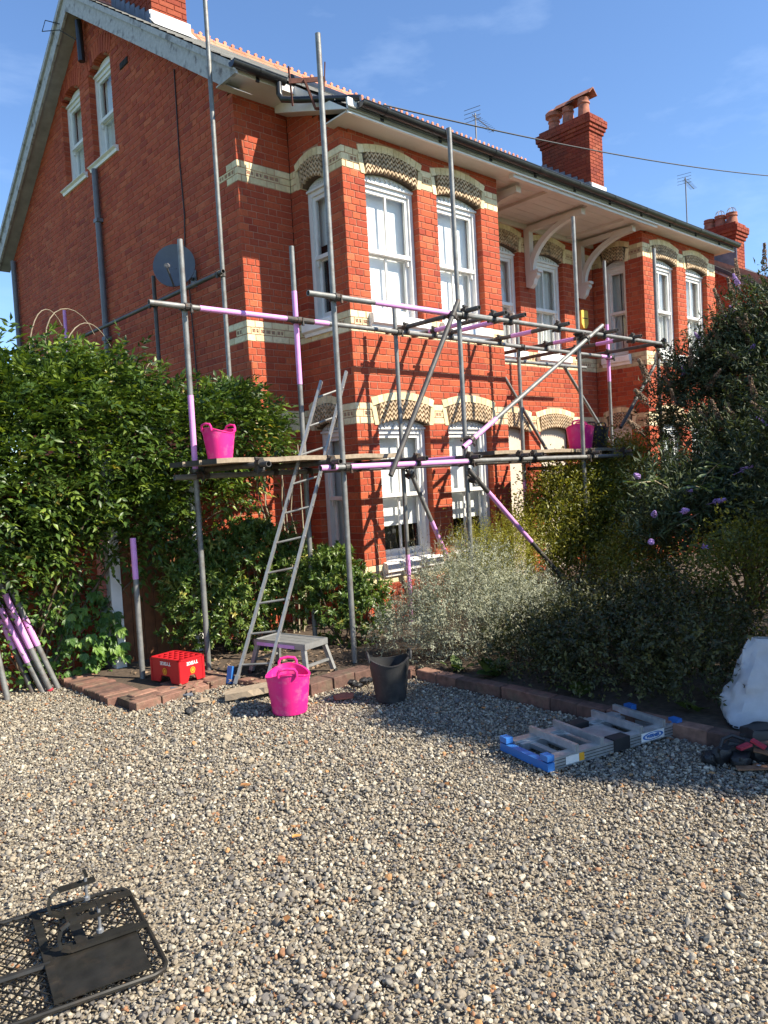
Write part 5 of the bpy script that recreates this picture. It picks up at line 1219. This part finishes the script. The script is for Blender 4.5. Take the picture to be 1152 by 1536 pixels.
# wispy tendrils above
q = MB()
for (p0,p1,p2,p3) in (((-3.05,.5,2.9),(-3.1,.5,3.35),(-2.75,.5,3.45),(-2.62,.5,3.1)),((-3.2,.5,2.9),(-3.15,.5,3.3),(-3.0,.5,3.4),(-2.9,.5,3.15)),((-2.2,.5,2.6),(-2.15,.5,2.95),(-2.05,.5,2.95),(-2.02,.5,2.75)),((-2.9,.45,3.0),(-2.75,.45,3.3),(-2.6,.45,3.2),(-2.5,.45,3.0))):
    p0,p1,p2,p3=map(Vector,(p0,p1,p2,p3)); q.pipe([p0*(1-t)**3+p1*3*t*(1-t)**2+p2*3*t*t*(1-t)+p3*t**3 for t in [k/10 for k in range(11)]],.005,5,.002)
q.build('tendrils','palestem',cl)
# Virginia creeper with big leaves, each leaf its own piece
cp_ = empty('creeper',(-2.95,.55,0),'bright large-leaved creeper on the low wall behind the leaning tubes','creeper')
def leaflet_shape():
    m = MB(); prof=[(0,0),(.10,.10),(.30,.21),(.55,.23),(.78,.13),(1,0)]; vs=[]
    for (x,w) in prof: vs += [(x,w,.05*math.sin(x*3)+.06*w*4*.25),(x,0,.03*math.sin(x*3)-.12*x*x),(x,-w,.05*math.sin(x*3)+.06*w*4*.25)]
    m.add(vs,[(3*k,3*k+1,3*k+4,3*k+3) for k in range(5)]+[(3*k+1,3*k+2,3*k+5,3*k+4) for k in range(5)]); return m
lfm = leaflet_shape(); palm = MB()
for a,sc_ in ((-1.15,.62),(-.6,.85),(0,1.0),(.6,.85),(1.15,.62)):
    R2 = Matrix.Rotation(a,4,'Z')@Matrix.Scale(sc_,4)@Matrix.Rotation(.18,4,'Y'); k=len(palm.v); palm.v += [tuple(R2@Vector(p)) for p in lfm.v]; palm.f += [tuple(i+k for i in f) for f in lfm.f]; palm.t += lfm.t
pme = palm.mesh('leaf',M['lf_creep_o'],smooth=False)
rs = random.Random(9); nlf = 0
while nlf < 130:
    x = rs.uniform(-3.6,-2.68); z = rs.uniform(.08,.95); 
    if x > -2.85 and z > .75: continue
    if x < -3.2 and rs.random() < .7: continue
    y = .60-rs.uniform(.0,.22)*(1-abs(z-.45)); x += .12; y = max(y,.60) if x < -3.1 else y; s_ = rs.uniform(.080,.125)
    q_ = Euler_ = Matrix.Rotation(rs.uniform(-.7,.7),4,'Z')@Matrix.Rotation(math.radians(rs.uniform(35,75)),4,'Y')@Matrix.Rotation(rs.uniform(-.5,.5),4,'X')
    mw = Matrix.Translation((x,y,z))@Matrix.Rotation(math.radians(-90)+rs.uniform(-.7,.7),4,'Z')@Matrix.Rotation(math.radians(rs.uniform(25,70)),4,'Y')@Matrix.Rotation(rs.uniform(-.5,.5),4,'X')@Matrix.Scale(s_,4)
    inst('leaf',pme,cp_,mw); nlf += 1
rng = np.random.default_rng(5); n=700; pos = np.stack([rng.uniform(-3.6,-2.66,n),rng.uniform(.45,.68,n),rng.uniform(.05,.85,n)],1)
leaf_mesh('small_leaves',pos,norm(rng.normal(0,.7,(n,3))+np.array([0,-.6,-.2])),rng.normal(0,.5,(n,3))+np.array([0,-.7,.5]),rng.uniform(.03,.06,n),rng.uniform(.02,.035,n),rng.uniform(0,.7,n),'lf_creep',cp_)
q = MB()
for k in range(14):
    x=rs.uniform(-3.5,-2.75); pts=[(x,.66,.03)]
    for j in range(1,6): pts.append((x+rs.uniform(-.12,.12),.64+rs.uniform(-.04,.02),.03+.17*j))
    q.pipe(pts,.006,5,.003)
q.build('vines','bark',cp_)
# glossy evergreen behind the ladder
shrub('evergreen_shrub','glossy evergreen shrub between the gate and the bay, behind the ladder','shrub',(-1.35,.1,.05),
    [((-1.95,.15,.62),(.36,.30,.55)),((-1.45,.10,.72),(.45,.32,.62)),((-.95,.02,.62),(.36,.30,.55)),((-1.70,.12,.40),(.55,.34,.42)),((-1.25,.25,1.05),(.30,.22,.28))],
    1900, 15, .060, .024, 'lf_chois', 21, style='whorl', cr=.085, stems=26, sr=.010, bump=.28, shell=.5, tbias=.05)
shrub('evergreen_shrub','small glossy evergreen shrub close beside the front pole of the bay','shrub',(-.72,-.55,.05),
    [((-.80,-.48,.52),(.32,.26,.50)),((-.62,-.62,.36),(.30,.26,.36)),((-.92,-.55,.80),(.16,.15,.22))],
    800, 15, .058, .023, 'lf_chois', 22, style='whorl', cr=.08, stems=16, sr=.009, bump=.28, shell=.5, tbias=-.02)
# silver bush in front of the bay
shrub('silver_shrub','wide wispy silver-grey shrub in front of the bay window','shrub',(-.1,-1.75,.05),
    [((-.22,-1.72,.48),(.60,.50,.50)),((-.55,-1.85,.36),(.45,.40,.40)),((.15,-1.70,.36),(.34,.34,.32)),((-.08,-2.15,.34),(.55,.38,.36)),((-.85,-1.55,.30),(.32,.28,.28)),((.25,-2.25,.26),(.34,.28,.28))],
    4600, 16, .030, .0075, 'lf_silver', 31, style='twig', cr=.09, stems=150, sr=.003, sm='palestem', tmpl='needle', bump=.30, shell=.5, upb=.5)
# thin pinkish seed stalks left of it
sg_ = empty('seed_stalks',(.25,-.75,.05),'reddish dry seed stalks standing against the lower bay wall','plant')
rng = np.random.default_rng(8); q = MB(); pos=[]
for k in range(46):
    b = np.array([rng.uniform(-.15,.95),rng.uniform(-.95,-.45),.05]); t = b+np.array([rng.normal(0,.16),rng.normal(0,.1),rng.uniform(.7,1.2)]); q.pipe([tuple(b),tuple(b*.5+t*.5+rng.normal(0,.03,3)),tuple(t)],.0028,4,.0012)
    for j in range(26): f = rng.uniform(.35,1); pos.append(b+(t-b)*f+rng.normal(0,.03,3))
q.build('stalks','palestem',sg_); pos=np.array(pos); n=len(pos)
leaf_mesh('seed_heads',pos,rng.normal(0,1,(n,3)),rng.normal(0,1,(n,3)),rng.uniform(.012,.025,n),rng.uniform(.005,.010,n),rng.uniform(0,1,n),'fl_brown',sg_,'needle')
# feathery yellow-green shrub
shrub('yellow_shrub','feathery yellow-green shrub behind the silver bush','shrub',(1.35,-1.05,.05),
    [((.95,-.75,.60),(.42,.32,.46)),((1.45,-.80,.68),(.50,.34,.46)),((1.95,-.85,.60),(.45,.34,.45)),((1.15,-1.0,.45),(.55,.22,.40))],
    2600, 15, .03, .007, 'lf_yel', 41, style='twig', cr=.10, stems=40, sr=.004, tmpl='needle', bump=.25, upb=.6)
# bronze-green maple-like shrub
shrub('bronze_shrub','airy bronze-green shrub below the right scaffold deck','shrub',(2.9,-.95,.05),
    [((2.65,-.85,1.25),(.62,.42,.42)),((3.1,-.95,1.34),(.60,.40,.36)),((2.25,-.85,.98),(.42,.34,.30)),((3.0,-1.05,.85),(.75,.42,.50)),((3.7,-1.0,1.45),(.7,.45,.5)),((2.5,-1.1,.55),(.65,.35,.42)),((3.3,-1.5,.8),(.8,.45,.6))],
    3600, 20, .050, .024, 'lf_acer', 51, style='tuft', cr=.15, stems=40, sr=.010, bump=.42, shell=.42, droop=.3, tbias=.05)
# buddleia, running on out of frame to the right
bd, bP, bO = shrub('buddleia_bush','tall buddleia with purple and spent brown flower spikes at right','shrub',(3.0,-2.9,.05),
    [((4.1,-1.9,2.2),(.75,.48,.85)),((4.35,-2.4,2.55),(.85,.6,.85)),((4.4,-2.8,2.75),(.9,.7,.95)),((3.1,-2.8,1.35),(.75,.5,.75)),((3.9,-3.1,1.7),(1.0,.7,1.1)),((1.85,-2.75,1.15),(.65,.45,.50)),((1.3,-3.05,1.10),(.50,.40,.36)),((2.3,-3.3,1.0),(.7,.5,.7)),
     ((1.5,-4.15,1.35),(.75,.55,.80)),((2.6,-4.1,1.6),(1.0,.7,1.1)),((.95,-4.95,1.25),(.75,.60,.85)),],
    12000, 12, .085, .021, 'lf_budd', 61, style='twig', cr=.14, stems=60, sr=.014, bump=.30, shell=.48, droop=.2, upb=.25)
shrub('buddleia_bush','','',(.4,-5.6,.05),[((-.20,-5.40,2.22),(.46,.42,.60)),((.36,-5.48,2.05),(.62,.52,.93)),((-.34,-6.18,1.78),(.42,.52,.78)),((.3,-5.3,1.2),(.6,.5,.8)),((-.20,-5.6,1.5),(.5,.5,.6)),((.20,-5.40,2.55),(.45,.4,.40))],
    7500, 12, .10, .026, 'lf_budd', 62, style='twig', cr=.13, stems=20, sr=.014, bump=.22, shell=.35, droop=.2, upb=.25, root=bd)
def spike(m, L_, r, nfl, seed):
    rg = random.Random(seed); q = MB(); q.tube((0,0,-.12),(0,0,L_),.0035,.001,n=5,tone=.2)
    for k in range(nfl):
        t = rg.random()**.8; a = rg.uniform(0,6.283); rr = r*(1-.75*t)*(1-.25*math.exp(-t*14)); z = L_*t; c = Vector((rr*math.cos(a),rr*math.sin(a),z)); s_ = rg.uniform(.5,1)*.011
        o1 = Vector((math.cos(a),math.sin(a),.5)).normalized(); x = o1.orthogonal().normalized(); y = o1.cross(x)
        q.add([c-o1*s_*.6,c+x*s_,c+y*s_,c-x*s_,c-y*s_,c+o1*s_*.9],[(0,2,1),(0,3,2),(0,4,3),(0,1,4),(5,1,2),(5,2,3),(5,3,4),(5,4,1)],rg.random())
    return q.mesh('flower_spike',m)
sp_p = [spike(M['fl_purple'],.15,.032,150,k) for k in (1,2)]; sp_b = [spike(M['fl_brown'],.24,.024,150,k) for k in (3,4,5)]
rs = random.Random(14)
def put_spike(me,p,d,s_):
    d = Vector(d).normalized(); inst('flower_spike',me,bd,Matrix.Translation(p)@d.to_track_quat('Z','Y').to_matrix().to_4x4()@Matrix.Scale(s_,4))
cand = [i for i in range(len(bP)) if bP[i][2] > 1.9 and bO[i][2] > -.05 and bO[i][1] < .9 and bP[i][0] < 4.9]
rs.shuffle(cand)
for i in cand[:170]:
    put_spike(rs.choice(sp_b),Vector(bP[i])+Vector(bO[i])*.06,Vector(bO[i])+Vector((-.35,-.1,.75))+Vector((rs.uniform(-.3,.3),rs.uniform(-.3,.3),rs.uniform(-.2,.2))),rs.uniform(.9,1.5))
for i in cand[170:186]: put_spike(rs.choice(sp_p),Vector(bP[i])+Vector(bO[i])*.08,Vector(bO[i])+Vector((-.2,-.3,.3)),rs.uniform(.7,1.05))
for (p,d) in (((4.85,-2.1,3.95),(.35,.2,1)),((4.75,-2.15,3.75),(-.5,0,1)),((4.5,-2.2,3.6),(-.6,0,1)),((5.2,-2.3,4.1),(.1,0,1)),((2.25,-2.2,2.55),(-.9,-.2,.6)),((2.1,-2.25,2.3),(-1,-.2,.35)),((1.85,-2.3,2.0),(-1,-.2,.3))): put_spike(rs.choice(sp_b),p,d,1.5)
for (p,d) in (((1.02,-3.2,1.42),(-.6,-.5,-.1)),((.62,-3.35,1.25),(-.6,-.6,.1)),((.98,-3.45,1.30),(-.3,-.8,.2)),((.60,-3.1,1.22),(-.8,-.5,.3)),((.72,-2.9,1.55),(-1,-.3,.2)),((.35,-3.2,1.02),(-.8,-.5,0)),((.75,-3.45,.95),(-.6,-.6,-.1)),((1.3,-3.55,1.55),(-.3,-.8,.3))): put_spike(rs.choice(sp_p),p,d,.8)
# bigger leaves of the near buddleia branches
bl = MB(); 
for (x,w) in ((0,.01),(.2,.11),(.45,.15),(.75,.09),(1,0)): bl.v += [(x,w,.04*w*3),(x,0,-.15*x*x),(x,-w,.04*w*3)]
bl.f = [(3*k,3*k+1,3*k+4,3*k+3) for k in range(4)]+[(3*k+1,3*k+2,3*k+5,3*k+4) for k in range(4)]; bl.t=[.5]*8
blme = bl.mesh('leaf', mat('buddleia_leaf_piece', stops=[(0,(.05,.085,.03)),(.6,(.10,.15,.06)),(1,(.20,.26,.12))], src='obj', rough=.5, var=.15, transl=.3))
q = MB(); rs = random.Random(33)
for (a,b) in (((1.6,-3.2,1.25),(.75,-3.4,1.45)),((1.5,-3.3,1.2),(.70,-3.25,1.12)),((1.4,-3.1,1.35),(.95,-3.5,1.62)),((1.5,-3.4,1.1),(.85,-3.55,1.0)),((1.3,-2.9,1.4),(.55,-3.0,1.5))):
    a=Vector(a);b=Vector(b); q.pipe([a,a.lerp(b,.5)+Vector((0,0,.05)),b],.007,6,.003); d=(b-a).normalized()
    for k in range(11):
        t=.2+.8*k/10; p=a.lerp(b,t)+Vector((0,0,.05*math.sin(math.pi*t))); s_ = 1 if k%2 else -1; ld=(d*.6+Vector((-d.y,d.x,0))*s_*.9+Vector((0,0,rs.uniform(-.5,.3)))).normalized()
        inst('leaf',blme,bd,Matrix.Translation(p)@ld.to_track_quat('X','Z').to_matrix().to_4x4()@Matrix.Rotation(rs.uniform(-.6,.6),4,'X')@Matrix.Scale(rs.uniform(.10,.17),4))
q.build('flowering_branches','palestem',bd)
# dark low cover along the kerb
shrub('low_shrub','dark small-leaved shrub spilling over the kerb left of the white sack','shrub',(-.35,-3.35,.05),
    [((-.30,-3.15,.26),(.55,.55,.34)),((-.10,-3.75,.36),(.55,.45,.40)),((.40,-3.2,.34),(.55,.50,.40)),((-.72,-3.45,.24),(.30,.60,.28)),((-.70,-2.75,.22),(.28,.45,.26)),((-.62,-4.0,.30),(.30,.30,.32)),((.15,-2.75,.28),(.50,.40,.33)),((.9,-2.2,.25),(.55,.45,.32))],
    3900, 12, .036, .018, 'lf_dark', 71, style='twig', cr=.09, stems=40, sr=.005, bump=.26, upb=.4)
shrub('bronze_shrub','dull bronze shrub leaning behind the dark low one at the kerb','shrub',(.75,-2.75,.05),
    [((1.25,-2.55,.62),(.50,.42,.46)),((.85,-2.75,.45),(.40,.35,.36)),((.35,-3.95,.80),(.45,.40,.42))],
    1500, 12, .034, .017, 'lf_acer', 72, style='tuft', cr=.09, stems=24, sr=.006, bump=.3, shell=.45, tbias=-.1)
# broad-leaved plants by the kerb
bm_ = MB(); 
for k in range(7):
    x=k/6; w=.33*math.sin(math.pi*min(1,x*.92+.06))**.8; bm_.v += [(x,w,.10*w+.22*x-.30*x*x),(x,0,.22*x-.32*x*x),(x,-w,.10*w+.22*x-.30*x*x)]
bm_.f=[(3*k,3*k+1,3*k+4,3*k+3) for k in range(6)]+[(3*k+1,3*k+2,3*k+5,3*k+4) for k in range(6)]; bm_.t=[.5]*12
bme_ = bm_.mesh('leaf', mat('broad_leaf', stops=[(0,(.05,.085,.02)),(1,(.13,.18,.04))], src='obj', rough=.5, var=.2, transl=.25))
rs = random.Random(4)
for (x,y,n,s0,lb) in ((-.80,-2.45,9,.19,'clump of broad green leaves at the kerb right of the silver bush'),(-.88,-2.10,5,.14,'little broad-leaved clump at the kerb under the silver bush'),(-.85,-3.25,5,.17,'flat broad-leaved clump lying over the kerb edge'),(-.72,-4.02,4,.14,'pale green leaf clump beside the white sack')):
    r = empty('broadleaf_plant',(x,y,.05),lb,'plant','broad-leaved plants along the kerb')
    for k in range(n):
        a=rs.uniform(0,6.283) if k>2 else rs.uniform(2.6,4.6); inst('leaf',bme_,r,Matrix.Translation((x+rs.uniform(-.04,.04),y+rs.uniform(-.04,.04),.05))@Matrix.Rotation(a,4,'Z')@Matrix.Rotation(math.radians(-rs.uniform(15,65)),4,'Y')@Matrix.Rotation(rs.uniform(-.3,.3),4,'X')@Matrix.Scale(s0*rs.uniform(.8,1.2),4))
# leaf litter on the bed by the stool
rng = np.random.default_rng(17); n=420; pos=np.stack([rng.uniform(-2.6,-.9,n),rng.uniform(-1.3,.3,n),rng.uniform(.055,.075,n)],1)
lo_ = leaf_mesh('leaf_litter',pos,rng.normal(0,1,(n,3))*np.array([1,1,.2]),rng.normal(0,.3,(n,3))+np.array([0,0,1]),rng.uniform(.03,.06,n),rng.uniform(.02,.035,n),rng.uniform(.3,1,n),'fl_brown',None); tag(lo_,'dry brown leaf litter on the bed behind the brick edging','leaf litter')
print('objects', len(bpy.data.objects), 'tris', sum(sum(len(p.vertices)-2 for p in o.data.polygons) for o in bpy.data.objects if o.type=='MESH'))
